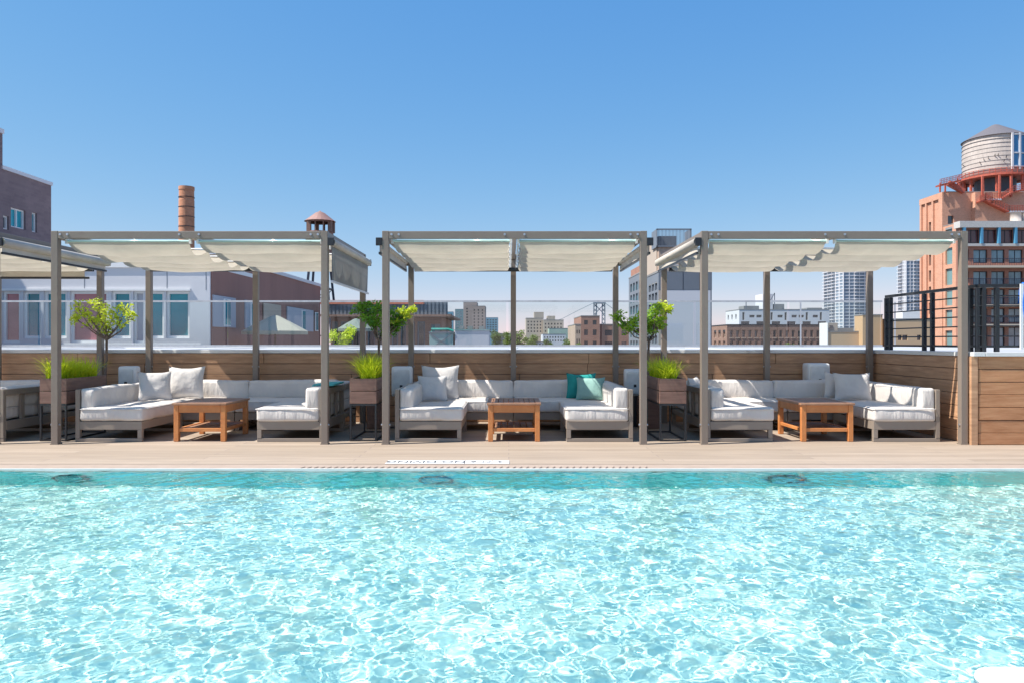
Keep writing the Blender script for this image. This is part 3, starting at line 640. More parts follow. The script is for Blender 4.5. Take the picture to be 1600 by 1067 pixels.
small_tree('dense dark green small tree between left and middle pergolas', -1.745, 10.1, [(562, 482, 0, .10), (575, 490, .1, .11), (590, 480, -.1, .11), (604, 488, .1, .12), (620, 500, 0, .11), (612, 512, .1, .10), (585, 505, -.1, .10), (632, 488, 0, .07), (645, 484, .05, .05), (630, 495, .1, .07), (570, 478, .1, .07)], M['leafD'], 22, 130, .046, 533, tips=((632, 488), (645, 484)))
small_tree('mid green small tree between middle and right pergolas', 1.86, 10.1, [(966, 495, 0, .08), (975, 508, .1, .07), (990, 502, -.1, .09), (1005, 494, .1, .10), (1020, 500, 0, .10), (1034, 478, .1, .08), (1024, 484, -.1, .09), (1045, 482, 0, .06), (1010, 516, .1, .09), (1030, 508, .1, .07)], M['leafM'], 23, 105, .046, 533, tips=((1034, 478), (1045, 482)))

# ---------------------------------------------------------------- buildings
M['pane'] = mat('window_glass', (.035, .05, .06), .08, 0, .3, .4, spec=1)
M['tealpane'] = mat('teal_glass', (.02, .26, .32), .05, 0, .35, .5, spec=.5)
M['pinkpane'] = mat('pink_glass', (.42, .17, .19), .08, 0, .35, .5, spec=.5)
M['purple'] = brick('purple_brown_brick', (.17, .12, .125), (.215, .155, .155), (.19, .145, .145), .3, .1)
M['brown'] = mat('brown_render', (.30, .155, .125), .8, 0, .12, .5, stretch=(2, 2, .4), dirt=.1)
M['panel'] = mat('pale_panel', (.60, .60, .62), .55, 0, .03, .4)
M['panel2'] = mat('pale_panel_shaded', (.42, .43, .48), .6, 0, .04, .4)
M['redbrick'] = brick('red_brick', (.30, .135, .09), (.38, .18, .125), (.34, .22, .17))
M['salmon'] = brick('salmon_brick', (.50, .235, .145), (.64, .32, .205), (.58, .38, .28), streak=.12)
M['rowbrick'] = brick('brown_brick', (.26, .14, .10), (.32, .18, .13), (.3, .2, .16))
M['tanbrick'] = brick('tan_brick', (.40, .29, .22), (.48, .35, .27), (.42, .33, .27))
M['tan'] = mat('tan_render', (.60, .42, .26), .8, 0, .06, .2)
M['beige'] = mat('beige_stone', (.46, .38, .31), .8, 0, .08, .1)
M['pwhite'] = mat('plain_white_wall', (.62, .62, .65), .7, 0, .03, .1)
M['gpanel'] = mat('grey_panel', (.17, .19, .22), .5, 0, .08, .3)
M['slab'] = mat('balcony_slab', (.56, .47, .37), .7, 0, .05, .3)
M['bluemetal'] = mat('blue_mullion', (.08, .28, .45), .4, 0, .1)
M['rust'] = mat('rust_red_steel', (.45, .10, .06), .6, 0, .25, 2)
M['tankwood'] = mat('tank_boards', (.54, .47, .42), .75, 0, .12, 3, stretch=(1, 1, .25), dirt=.15)
M['darksteel'] = mat('dark_blue_steel', (.02, .025, .05), .5)
M['roofgrey'] = mat('grey_roof', (.25, .25, .25), .8, 0, .15, .3)
def facade(m, o, u, W_, H_, holes, n, depth):
    o = Vector(o); u = Vector(u); n = Vector(n); v = Vector((0, 0, 1))
    us = sorted({0, W_, *[h[0] for h in holes], *[h[1] for h in holes]}); vs_ = sorted({0, H_, *[h[2] for h in holes], *[h[3] for h in holes]})
    us = [a for a in us if 0 <= a <= W_]; vs_ = [a for a in vs_ if 0 <= a <= H_]
    P = lambda a, b, d=0: o + u * a + v * b - n * d
    for i in range(len(us) - 1):
        run = None
        for j in range(len(vs_) - 1):
            cx, cz = (us[i] + us[i + 1]) / 2, (vs_[j] + vs_[j + 1]) / 2
            inside = any(h[0] < cx < h[1] and h[2] < cz < h[3] for h in holes)
            if not inside:
                if run is None: run = vs_[j]
            if inside or j == len(vs_) - 2:
                end = vs_[j] if inside else vs_[j + 1]
                if run is not None and end > run: m.add([P(us[i], run), P(us[i + 1], run), P(us[i + 1], end), P(us[i], end)], [(0, 1, 2, 3)])
                run = None
    for a0, a1, b0, b1 in holes:
        q = [(a0, b0), (a1, b0), (a1, b1), (a0, b1)]
        for k in range(4): A, B = q[k], q[(k + 1) % 4]; m.add([P(*A), P(*B), P(*B, depth), P(*A, depth)], [(0, 1, 2, 3)])
def building(name, label, x0, x1, y0, y1, z1, wall, front=(), left=(), right=(), z0=GZ, pane=None, frame=None, roofm=None, depth=.15, parapet=.3, cat='building', group=None, fr=.06, root=None, coping=None, mull=True):
    """front/left/right: window rects (u0,u1,zlo,zhi) in world coordinates: x for front, y for the sides"""
    pane = pane or M['pane']
    r = root or thing(name, label, cat, ((x0 + x1) / 2, y0, z0), group); H_ = z1 - z0
    m = W()
    facade(m, (x0, y0, z0), (1, 0, 0), x1 - x0, H_, [(a - x0, b - x0, c - z0, d - z0) for a, b, c, d, *_ in front], (0, -1, 0), depth)
    facade(m, (x0, y1, z0), (0, -1, 0), y1 - y0, H_, [(y1 - b, y1 - a, c - z0, d - z0) for a, b, c, d, *_ in left], (-1, 0, 0), depth)
    facade(m, (x1, y0, z0), (0, 1, 0), y1 - y0, H_, [(a - y0, b - y0, c - z0, d - z0) for a, b, c, d, *_ in right], (1, 0, 0), depth)
    m.add([(x1, y1, z0), (x0, y1, z0), (x0, y1, z1), (x1, y1, z1)], [(0, 1, 2, 3)])
    m.build('wall', wall, r)
    t_ = min(.3, (x1 - x0) * .1); m = W(); m.box(x0 + t_, x1 - t_, y0 + t_, y1 - t_, z1 - .8, z1 - .45)
    m.box(x0 - .04, x1 + .04, y0 - .04, y0 + t_, z1, z1 + .12); m.box(x0 - .04, x1 + .04, y1 - t_, y1 + .04, z1, z1 + .12); m.box(x0 - .04, x0 + t_, y0 + t_, y1 - t_, z1, z1 + .12); m.box(x1 - t_, x1 + .04, y0 + t_, y1 - t_, z1, z1 + .12)
    m.box(x0 + .01, x0 + t_, y0 + .01, y1 - .01, z1 - .8, z1 - .001); m.box(x1 - t_, x1 - .01, y0 + .01, y1 - .01, z1 - .8, z1 - .001)
    m.build('roof', coping or roofm or M['roofgrey'], r)
    for face, lst in (('f', front), ('l', left), ('r', right)):
        for h in lst:
            a, b, c, d = h[:4]; pm = h[4] if len(h) > 4 else pane; e = depth - .02; fw = min(fr, (b - a) * .2, (d - c) * .2)
            def bxx(m, a, b, c, d, e0, e1):
                if face == 'f': m.box(a, b, y0 + e0, y0 + e1, c, d)
                elif face == 'l': m.box(x0 + e0, x0 + e1, a, b, c, d)
                else: m.box(x1 - e1, x1 - e0, a, b, c, d)
            m = W(); 
            if frame:
                bxx(m, a, b, c, c + fw, e - .06, e); bxx(m, a, b, d - fw, d, e - .06, e); bxx(m, a, a + fw, c + fw, d - fw, e - .06, e); bxx(m, b - fw, b, c + fw, d - fw, e - .06, e)
                if mull and (b - a) > .5: bxx(m, (a + b) / 2 - fw * .4, (a + b) / 2 + fw * .4, c + fw, d - fw, e - .06, e)
                wo = m.build('window', frame, r); m = W(); bxx(m, a + fw * .5, b - fw * .5, c + fw * .5, d - fw * .5, e + .001, e + .03); m.build('pane', pm, wo)
            else:
                bxx(m, a, b, c, d, e, e + .05); m.build('window', pm, r)
    return r
def grid(px0, px1, n, rows, Y, wr=.5):
    o = []; st = (px1 - px0) / n
    for k in range(n):
        for a, b in rows: o.append((FX(px0 + st * (k + .5 - wr / 2), Y), FX(px0 + st * (k + .5 + wr / 2), Y), FZ(b, Y), FZ(a, Y)))
    return o
def sgrid(pxa, pxb, n, rows, X, wr=.5):     # rows as z pairs; pixels to depth along a side face
    ya, yb = sorted((SY(pxa, X), SY(pxb, X))); st = (yb - ya) / n
    return [(ya + st * (k + .5 - wr / 2), ya + st * (k + .5 + wr / 2), a, b) for k in range(n) for a, b in rows]

# left: tall purple brown building, pale wing in front of it
XA = FX(80, 28); yn = SY(4, XA)
rt = building('apartment_building', 'tall purple brown brick building at the top left', XA - 12, XA, yn, 28, FZ(290, 28), M['purple'], right=[(SY(17, XA), SY(40, XA), FZ(365, 27.4), FZ(327, 26.2) - .0, M['tealpane']), (SY(50, XA), SY(58, XA), FZ(366, 27.5), FZ(336, 27.5), M['tealpane']), (SY(2, XA) + .1, SY(14, XA), FZ(362, 26), FZ(341, 26), M['pane'])], frame=M['white'], fr=.05, coping=M['panel'], z0=GZ)
m = W(); m.box(XA - 12, XA, 16, yn - .001, GZ, FZ(209, yn)); m.build('tower_block', M['purple'], rt)
m = W(); m.box(XA - 12.02, XA + .04, 16, yn + .03, FZ(209, yn), FZ(209, yn) + .15); m.build('tower_coping', M['panel'], rt)
YW = 20.6; zt = FZ(418, YW)
wz0, wz1 = FZ(528, YW), FZ(455, YW); fx = lambda p: FX(p, YW)
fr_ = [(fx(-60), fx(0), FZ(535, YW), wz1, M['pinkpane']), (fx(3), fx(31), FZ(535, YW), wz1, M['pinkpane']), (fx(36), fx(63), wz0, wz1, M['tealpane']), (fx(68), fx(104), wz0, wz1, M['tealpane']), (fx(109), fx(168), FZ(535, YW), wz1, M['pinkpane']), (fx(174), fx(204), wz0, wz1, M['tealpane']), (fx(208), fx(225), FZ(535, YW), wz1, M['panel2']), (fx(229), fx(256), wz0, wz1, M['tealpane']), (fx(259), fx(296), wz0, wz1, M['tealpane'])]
XB = fx(328); YBf = SY(500, XB)
wg = building('pale_building', 'pale panelled low building with teal windows behind the left pergola', fx(-180), XB, YW, 24, zt, M['panel'], front=fr_, frame=M['white'], fr=.07, z0=GZ, coping=M['white'], mull=False)
m = W()
for px in (132, 155, 261, 322): m.box(fx(px) - .01, fx(px) + .01, YW - .004, YW, wz1 + .03, zt - .02)
m.build('panel_joint', M['gpanel'], wg)
m = W(); m.box(fx(-180), fx(298), YW - .05, YW - .001, wz1 + .01, wz1 + .07); m.build('window_head', M['white'], wg)
m = W(); m.box(fx(-180), fx(314), YW - .03, YW - .0015, FZ(536, YW) - .4, FZ(537, YW)); m.build('plinth', M['white'], wg)
# brown wing: right face runs back from the pale front
XBR = XB + .02; z_br = EYE + (CY - 399) / (795 - 330) * (-XBR)
hol = []
for a, b, kind in ((331, 366, 0), (381, 398, 0), (410, 437, 1), (447, 488, 0)):
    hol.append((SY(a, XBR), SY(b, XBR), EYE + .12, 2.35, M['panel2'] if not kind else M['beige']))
bw = building('brown_building', 'brown rendered wing with pale panels standing in for reflections in the glass railing', XBR - 9, XBR, 24.05, YBf, z_br, M['brown'], z0=GZ, coping=M['panel'])
m = W(); m.box(XBR - .6, XBR + .012, YW + .06, 24.04, GZ, z_br); m.build('wall', M['brown'], bw)
m = W(); m.box(XBR - .62, XBR + .05, YW + .02, 24.04, z_br + .001, z_br + .12); m.build('coping', M['panel'], bw)
for a, b, zl, zh, mt in hol:  # pale panels and windows stand in for a white building mirrored in the glass
    m = W(); m.box(XBR + .014, XBR + .05, a, b, 1.55 if mt is M['panel2'] else 1.4, 2.42); m.build('mirrored_panel', mt, bw)
for pa, pb in ((346, 357), (388, 395), (469, 475), (490, 495)):
    m = W(); m.box(XBR + .052, XBR + .07, SY(pa, XBR), SY(pb, XBR), 1.58, 2.36); wo = m.build('window', M['white'], bw)
    m = W(); m.box(XBR + .0705, XBR + .075, SY(pa, XBR) + .12, SY(pb, XBR) - .02, 1.62, 2.33); m.build('pane', M['tealpane'], wo)
# lower terrace with green umbrella and shrub; cream umbrellas stand in for railing reflections
struct(MB().box(XBR + .05, 3, 19.45, 36, -2, -1.2).build('lower_terrace', M['membrane']))
def umbrella(label, px0, px1, pyt, pyb, Y, mt):
    x0, x1 = FX(px0, Y), FX(px1, Y); c = (x0 + x1) / 2; rad = (x1 - x0) / 2; zt_, zb = FZ(pyt, Y), FZ(pyb, Y)
    r = thing('umbrella', label, 'umbrella', (c, Y, -1.2), 'market umbrellas on the lower terrace')
    m = MB(); m.tube([(0, 0, 0), (0, 0, zt_ + 1.2)], .025, 8); m.build('pole', M['bark'], r)
    m = MB(); n = 8; z_t, z_b = zt_ + 1.2, zb + 1.2; vs = [(0, 0, z_t)]
    for ring, (rr, zz) in enumerate(((.12, z_t - .03), (.55, z_t - (z_t - z_b) * .5), (1, z_b), (1.0, z_b - .1))):
        for k in range(n): a = 2 * math.pi * (k + .5) / n; vs.append((rad * rr * math.cos(a), rad * rr * math.sin(a), zz))
    fs = [(0, 1 + k, 1 + (k + 1) % n) for k in range(n)]
    for q in range(3): fs += [(1 + q * n + k, 1 + (q + 1) * n + k, 1 + (q + 1) * n + (k + 1) % n, 1 + q * n + (k + 1) % n) for k in range(n)]
    m.add(vs, fs); m.build('canopy', mt, r)
    m = MB()
    for k in range(n): a = 2 * math.pi * (k + .5) / n; m.beam((0, 0, z_b), (rad * .55 * math.cos(a), rad * .55 * math.sin(a), z_t - (z_t - z_b) * .5 - .02), .015)
    m.build('ribs', M['bark'], r)
cu = mat('cream_canvas', (.55, .52, .42), .9, 0, .05, 2, trans=.3)  # canvas of the two added umbrellas that imitate shapes mirrored in the railing
umbrella('cream umbrella standing in for a glass reflection left of the central back post of the left pergola', 338, 420, 497, 518, 24.5, cu)
umbrella('larger cream umbrella standing in for a glass reflection beyond the left pergola central back post', 380, 480, 492, 517, 22.6, cu)
umbrella('grey green umbrella beyond the gap right of the left pergola', 528, 585, 497, 513, 28, mat('greengrey_canvas', (.22, .26, .23), .9, trans=.2))
def shrub(label, px0, px1, pyt, Y, mt, seed, size=.07, n=900, zb=-1.2):
    rd = random.Random(seed); x0, x1 = FX(px0, Y), FX(px1, Y); c = (x0 + x1) / 2; rad = (x1 - x0) / 2; zt_ = FZ(pyt, Y)
    r = thing('shrub', label, 'shrub', (c, Y, zb)); m = MB(); st = MB(); Ht = zt_ - zb
    m0 = MB(); m0.lathe([(0, 0), (rad * .45, 0), (rad * .6, .5), (rad * .5, .5), (0, .48)], n=16); m0.build('pot', M['planterwood'], r)
    for k in range(14):
        a = rd.uniform(0, 6.28); q = rad * rd.uniform(.1, .8); z = Ht * rd.uniform(.45, .96) - q * .25; e = (q * math.cos(a), q * math.sin(a), z)
        st.tube([(0, 0, .4), (e[0] * .4, e[1] * .4, z * .6), e], [.02, .012, .005], 5); leaves(m, e, rad * .38, n // 14, size, rd, .8)
    st.build('stem', M['bark'], r); m.build('foliage', mt, r)
shrub('bright yellow green shrub beyond the glass, right of left pergola', 508, 560, 499, 22, M['leafY'], 5, .065, 2800)

# chimney and old water tank behind the left pergola
Y = 62; c = FX(291.5, Y); rc = FX(303, Y) - c
ch = thing('brick_chimney', 'round orange brick chimney rising behind the left pergola', 'chimney', (c, Y, GZ))
zt_ = FZ(292, Y) - GZ; m = MB(); m.lathe([(rc * 1.1, 0), (rc * 1.0, zt_ - 1.1), (rc * .97, zt_ - 1.05), (rc * .97, zt_ - .3), (rc * 1.02, zt_ - .28), (rc * 1.02, zt_), (rc * .7, zt_), (rc * .7, zt_ - 1)], n=28)
m.build('shaft', brick('orange_brick', (.52, .20, .10), (.64, .28, .15), (.5, .3, .2), .24, .08, streak=.2), ch, smooth=False)
for k in range(5): z = zt_ - .9 - k * .8; m = MB(); m.lathe([(rc * 1.0, z), (rc * 1.05, z), (rc * 1.05, z + .05), (rc * 1.0, z + .05)], n=28); m.build('band', M['black'], ch)
Y = 60; c = FX(500, Y); rc = FX(521, Y) - c
wt = thing('water_tank', 'small rusty water tank with pointed roof behind the left pergola', 'water tank', (c, Y, 0))
zb, zr = FZ(415, Y), FZ(346, Y)
m = MB(); m.lathe([(0, zb), (rc * .98, zb), (rc, zb + 1.5), (rc * .98, zr - .85)], n=20); m.build('body', mat('rusty_staves', (.24, .12, .09), .8, 0, .3, 3, stretch=(3, 3, .3), col2=(.42, .23, .17)), wt)
m = MB()
for k in range(10):
    a = 2 * math.pi * (k + .3) / 10; m.beam((rc * .93 * math.cos(a), rc * .93 * math.sin(a), zr - .9), (rc * .93 * math.cos(a), rc * .93 * math.sin(a), zr), .09 if k % 3 else .3)
m.build('stave', M['rowbrick'], wt)
m = MB(); m.lathe([(rc * .97, zr - .12), (rc * .97, zr + .05), (rc * 1.16, zr - .02), (rc * .35, FZ(333, Y)), (rc * .12, FZ(331, Y)), (0, FZ(329, Y))], n=20); m.build('roof', mat('copper_roof', (.30, .17, .14), .6, 0, .2, 1), wt)
m = MB(); m.lathe([(rc * 1.0, zb + .7), (rc * 1.04, zb + .7), (rc * 1.04, zb + .8), (rc * 1.0, zb + .8)], n=20); m.lathe([(rc * 1.0, zb + 2), (rc * 1.04, zb + 2), (rc * 1.04, zb + 2.1), (rc * 1.0, zb + 2.1)], n=20); m.build('hoop', M['darksteel'], wt)
for sx in (-1, 1):
    for sy in (-1, 1):
        m = MB(); m.beam((sx * rc * .62, sy * rc * .62, zb), (sx * rc * 1.45, sy * rc * 1.3, -3), .16); m.build('leg', M['darksteel'], wt)
m = MB()
for z in (5.3, 3.2, 1.6):
    k = .62 + (zb - z) / (zb + 3) * .83
    for s_ in (-1, 1): m.beam((-rc * k, s_ * rc * k, z), (rc * k, s_ * rc * k, z), .09); m.beam((s_ * rc * k, -rc * k, z), (s_ * rc * k, rc * k, z), .09)
for s_ in (-1, 1): m.beam((-rc * .7, s_ * rc * .8, 5.3), (rc * 1.0, s_ * rc, 3.2), .05); m.beam((rc * .7, s_ * rc * .8, 5.3), (-rc * 1.0, s_ * rc, 3.2), .05)
m.build('brace', M['darksteel'], wt)

# terracotta roofed shed
Y = 34; f_ = lambda p: FX(p, Y); z_ = lambda p: FZ(p, Y)
sh = building('shed', 'long rooftop shed with terracotta roof edge and grey corrugated fascia', f_(517), f_(690), Y, Y + 6, z_(495), M['rowbrick'], front=[(f_(a), f_(b), z_(548), z_(502), M['pane']) for a, b in ((519, 528), (532, 546), (549, 562), (574, 586), (590, 600), (612, 622), (626, 634), (638, 648), (652, 664))] + [(f_(673), f_(694 - 6), z_(538), z_(506), M['tealpane'])], frame=M['gpanel'], z0=-1.2)
m = W()
x = f_(512)
while x < f_(697):
    m.box(x, x + .10, Y - .55, Y - .50, z_(492), z_(476) if x < f_(664) else z_(472)); m.box(x + .10, x + .17, Y - .50, Y - .47, z_(492), z_(476) if x < f_(664) else z_(472)); x += .17
m.build('corrugated_fascia', M['gpanel'], sh)
m = W(); m.prism([(0, 0)] * 0 or [(f_(505), z_(476)), (f_(664), z_(476)), (f_(664), z_(470)), (f_(505), z_(470))], Y - .6, Y - .3)
m.box(f_(505), f_(664), Y - .3, Y + 6, z_(475), z_(472)); m.build('terracotta_edge', mat('terracotta', (.62, .17, .09), .7, 0, .25, 8), sh)
m = W(); m.box(f_(505), f_(706), Y - .7, Y + 6, z_(495), z_(492)); m.build('soffit', M['rowbrick'], sh)
Y = 31; f_ = lambda p: FX(p, Y); z_ = lambda p: FZ(p, Y)
tk = thing('steel_tank', 'teal grey braced steel tank beyond the middle pergola', 'tank', (f_(690), Y, -1.2)); tm = mat('teal_grey_steel', (.22, .33, .33), .5, 0, .15, 1)
m = W(); m.box(f_(671), f_(708), Y, Y + 1.6, -1.2, z_(520)); m.build('body', tm, tk, bevel=.02)
m = W(); m.beam((f_(672), Y - .02, z_(521)), (f_(707), Y - .02, z_(545)), .04); m.beam((f_(707), Y - .02, z_(521)), (f_(672), Y - .02, z_(545)), .04); m.box(f_(670), f_(709), Y - .04, Y + 1.64, z_(520) + .001, z_(518)); m.build('brace', M['gpanel'], tk)
m = W(); m.tube([(f_(673), Y + .3, z_(518)), (f_(673), Y + .3, z_(514)), (f_(700), Y + .3, z_(514)), (f_(708), Y + .3, z_(517))], .05, 8); m.build('pipe', mat('green_pipe', (.05, .32, .25), .5), tk)
bx_ = thing('rooftop_cabinet', 'plain grey rooftop cabinet right of the teal tank', 'cabinet', (f_(736), Y, -1.2))
m = W(); m.box(f_(711), f_(764), Y, Y + 1.6, -1.2, z_(516)); m.build('body', M['panel2'], bx_, bevel=.01)
m = W(); m.box(f_(710), f_(765), Y - .03, Y + 1.63, z_(516) + .001, z_(514.5)); m.build('lid', tm, bx_)
m = W(); [m.box(f_(p), f_(p + 8), Y + .2, Y + .7, z_(514), z_(509)) for p in (716, 730, 748)]; m.build('vent', M['roofgrey'], bx_)

# distant city, middle
def block(name, label, px0, px1, py, Y, dep, wall, n=0, rows=(), wr=.5, pane=None, **k):
    return building(name, label, FX(px0, Y), FX(px1, Y), Y, Y + dep, FZ(py, Y), wall, front=grid(px0 + 1, px1 - 1, n, rows, Y, wr) if n else (), pane=pane or M['pane'], **k)
def rws(a, b, n, wr=.5): st = (b - a) / n; return [(a + st * (i + .5 - wr / 2), a + st * (i + .5 + wr / 2)) for i in range(n)]
M['farblue'] = mat('far_blue_glass', (.17, .33, .43), .3, 0, .1, .05)
M['farbrown'] = mat('far_brown', (.37, .29, .26), .8, 0, .05, .05)
M['farteal'] = mat('far_teal', (.16, .27, .30), .4, 0, .1, .05)
block('office_tower', 'slim distant blue glass tower left of the brown towers', 695, 708, 487, 620, 12, M['farblue'], 3, rws(489, 525, 8), .6, depth=.5)
block('office_tower', 'dark teal distant tower joined to the left of brown tower', 711, 724, 483, 470, 15, M['farteal'], 2, rws(486, 525, 9), .55, pane=M['pwhite'], depth=.4)
block('apartment_tower', 'tallest distant brown tower beyond the middle pergola', 724, 745, 472, 440, 18, M['farbrown'], 2, rws(480, 525, 10), .25, depth=.4)
block('apartment_tower', 'shorter distant brown tower with window columns right of the tallest', 737, 758, 478, 400, 18, M['farbrown'], 3, rws(482, 525, 9), .35, depth=.4)
block('office_tower', 'low wide distant blue tower right of the brown towers', 759, 778, 496, 560, 20, M['farblue'], 4, rws(498, 520, 6), .6, depth=.5)
Y = 250
tb = block('apartment_building', 'stepped beige old building on the skyline right of central post', 822, 848, 497, Y, 14, M['beige'], 5, rws(500, 520, 4), .45, depth=.5)
building('', '', FX(848.5, Y), FX(880, Y), Y - 2, Y + 14, FZ(500, Y), M['beige'], front=grid(850, 879, 6, rws(503, 520, 3), Y - 2, .45), root=tb, depth=.5)
m = W(); m.box(FX(835, Y), FX(850, Y), Y + 2, Y + 9, FZ(497.5, Y), FZ(487, Y)); m.box(FX(856, Y), FX(868, Y), Y + 2, Y + 9, FZ(500, Y), FZ(493, Y)); m.build('penthouse', M['beige'], tb)
block('house', 'long low white distant building with small windows, middle pergola', 848, 884, 522, 190, 10, M['pwhite'], 8, rws(524, 534, 2), .4, depth=.3)
block('house', 'small distant greenish roofed house right of the tree tops', 858, 900, 513, 240, 12, mat('pale_green_roof', (.35, .45, .40), .7), 0)
block('house', 'low dark grey distant house between the tree tops', 778, 800, 521, 180, 12, M['gpanel'], 4, rws(524, 534, 2), .5, depth=.3)
block('house', 'small white flat distant house low beyond the middle pergola', 830, 862, 534, 130, 8, M['pwhite'], 6, [(536.5, 539)], .5, depth=.2)
Y = 110
rb = block('brick_building', 'red brick building with square windows left of the third pergola gap', 908, 937, 494, Y, 12, M['redbrick'], 2, [(500, 507), (514.5, 523.5), (532, 540)], .45, depth=.25)
building('', '', FX(937.2, Y), FX(1000, Y), Y + .3, Y + 12, FZ(507, Y), M['redbrick'], front=[(FX(a, Y + .3), FX(b, Y + .3), FZ(d, Y), FZ(c, Y)) for a, b in ((945, 957), (971, 979)) for c, d in ((515, 524), (533, 541))], root=rb, depth=.25)
building('', '', FX(899, Y), FX(907.8, Y), Y + .1, Y + 14, FZ(507, Y), M['tanbrick'], front=grid(900, 907, 2, [(515, 521), (529, 536)], Y + .1, .5), root=rb, depth=.2)
# suspension bridge
Y = 900; f_ = lambda p: FX(p, Y); z_ = lambda p: FZ(p, Y)
bg_ = thing('suspension_bridge', 'steel lattice suspension bridge tower with cables on the skyline', 'bridge', (f_(937), Y, GZ)); bm = mat('bridge_steel', (.12, .17, .22), .6)
m = W()
for xx in (930, 943):
    for s_ in (-2.2, 2.2):
        m.beam((f_(xx) + s_, Y, GZ), (f_(xx) + s_ * .7, Y, z_(474)), 1.0)
    for k in range(12): z0_, z1_ = GZ + (z_(474) - GZ) * k / 12, GZ + (z_(474) - GZ) * (k + 1) / 12; m.beam((f_(xx) - 2, Y, z0_), (f_(xx) + 2, Y, z1_), .6); m.beam((f_(xx) + 2, Y, z0_), (f_(xx) - 2, Y, z1_), .6)
m.box(f_(927), f_(946), Y - 2, Y + 2, z_(474.5), z_(472.5)); m.beam((f_(930), Y, z_(490)), (f_(943), Y, z_(476)), .8); m.beam((f_(943), Y, z_(490)), (f_(930), Y, z_(476)), .8)
m.build('tower', bm, bg_)
for s_, pts in ((0, [(928, 473), (905, 484), (880, 497), (840, 512)]), (1, [(945, 473), (960, 484), (985, 500), (1030, 515)])):
    m = W(); m.tube([(f_(a), Y, z_(b)) for a, b in pts], .3, 6); m.build('cable', bm, bg_)
# trees of the city
def far_tree(label, px, py, wpx, Y, seed, mt=None):
    rd = random.Random(seed); c = FX(px, Y); rad = wpx / F * Y / 2; zt_ = FZ(py, Y); r = thing('leafy_tree', label, 'tree', (c, Y, GZ), 'street trees beyond the ledge')
    m = MB(); Ht = zt_ - GZ; m.tube([(0, 0, 0), (rad * .05, 0, Ht * .6), (0, 0, Ht * .9)], [rad * .09, rad * .07, rad * .02], 6); cr = MB()
    for k in range(16):
        a = rd.uniform(0, 6.28); q = rad * rd.uniform(.15, .75); z = Ht - rad * rd.uniform(.3, 1.9); z -= q * .3; e = (q * math.cos(a), q * math.sin(a), z)
        m.tube([(0, 0, z - rad * .6), e], [rad * .03, rad * .01], 4); leaves(cr, e, rad * .40, 110, rad * .17, rd, .8)
    m.build('trunk', M['bark'], r); cr.build('crown', mt or M['farleaf'], r)
fy = mat('far_leaf_yellow', (.13, .20, .03), .6, 0, .3, .5, col2=(.26, .33, .06), trans=.2)
far_tree('round street tree just right of the grey cabinet', 773, 513, 26, 120, 1)
far_tree('street tree beside the left of the middle pergola central post', 793, 517, 22, 125, 2, fy)
far_tree('taller pale street tree right of the middle pergola central post', 812, 512, 30, 115, 3, fy)
far_tree('yellowish street tree before the beige stepped building', 832, 520, 26, 130, 4, fy)
far_tree('brownish green tree left of the red brick building', 888, 524, 30, 120, 5)
far_tree('low green tree before the small white houses', 856, 526, 18, 118, 6)
far_tree('yellow green tree in front of the brown brick row', 1238, 533, 26, 70, 7, fy)
far_tree('green tree low before the red brick building', 905, 533, 14, 100, 8, fy)

# tall tan building pair between the second and third pergola
Ym = 60; Xn = FX(1029, Ym); yf = SY(1011, Xn); zT = FZ(375, Ym); rowsz = [(FZ(424, Ym) - 1.02 * k - .8 - .15, FZ(424, Ym) - 1.02 * k - .15) for k in range(0)]
sideB = []
for k in range(7):
    zt_ = FZ(422, Ym) - k * .86 * 1.0; sideB += sgrid(1013, 1027.5, 3, [(zt_ - .66, zt_)], Xn, .72)
tt = building('tall_building', 'tall tan block with white blank wall and rooftop screen behind right pergola', Xn, FX(1112, Ym), Ym, yf, FZ(425, Ym) , M['gpanel'], left=[h for h in sideB if h[3] < FZ(425, Ym)], frame=M['gpanel'], fr=.06, depth=.2, mull=False)
m = W(); m.box(Xn - .01, FX(1112, Ym) + .01, Ym - .06, Ym - .002, FZ(453, Ym), FZ(425, Ym) - .02); m.build('grey_band', M['gpanel'], tt)
m = W(); m.box(FX(1038, Ym), FX(1110, Ym), Ym - .05, Ym - .002, GZ, FZ(453, Ym) - .02); m.build('white_panel', M['pwhite'], tt)
m = W(); m.box(Xn + .01, FX(1038, Ym) - .02, Ym - .05, Ym - .002, GZ, FZ(453, Ym) - .02); m.build('corner_panel', M['beige'], tt)
m = W(); [m.box(FX(p, Ym) - .02, FX(p, Ym) + .02, Ym - .07, Ym - .061, FZ(453, Ym), FZ(425, Ym) - .02) for p in (1067, 1093)]; m.build('band_joint', M['black'], tt)
m = W(); m.box(Xn + .02, FX(1056, Ym), Ym + .5, yf - .1, FZ(425, Ym) - .4, zT + .2); m.build('brick_penthouse', M['tanbrick'], tt)
m = W(); m.box(Xn - .05, Xn + .015, Ym + .6, yf, FZ(425, Ym) + .13, zT + 0.2); m.build('plain_side', M['beige'], tt)
m = W(); x = FX(1026, Ym); xe = FX(1080, Ym)
while x < xe: m.box(x, x + .035, Ym - .1, Ym - .05, FZ(385, Ym), FZ(359, Ym)); x += .11
m.box(FX(1025.5, Ym), xe, Ym - .12, Ym - .03, FZ(359.5, Ym), FZ(357.5, Ym)); m.box(FX(1025.5, Ym), xe, Ym - .12, Ym - .03, FZ(386, Ym), FZ(384, Ym)); m.box(FX(1025.5, Ym), FX(1027, Ym), Ym - .12, Ym + 2, FZ(386, Ym), FZ(358, Ym)); m.box(xe - .08, xe, Ym - .12, Ym + 2, FZ(386, Ym), FZ(358, Ym)); m.box(FX(1030, Ym), FX(1058, Ym), Ym + .3, Ym + 1.5, FZ(386, Ym), FZ(368, Ym)); m.build('rooftop_screen', M['gpanel'], tt)
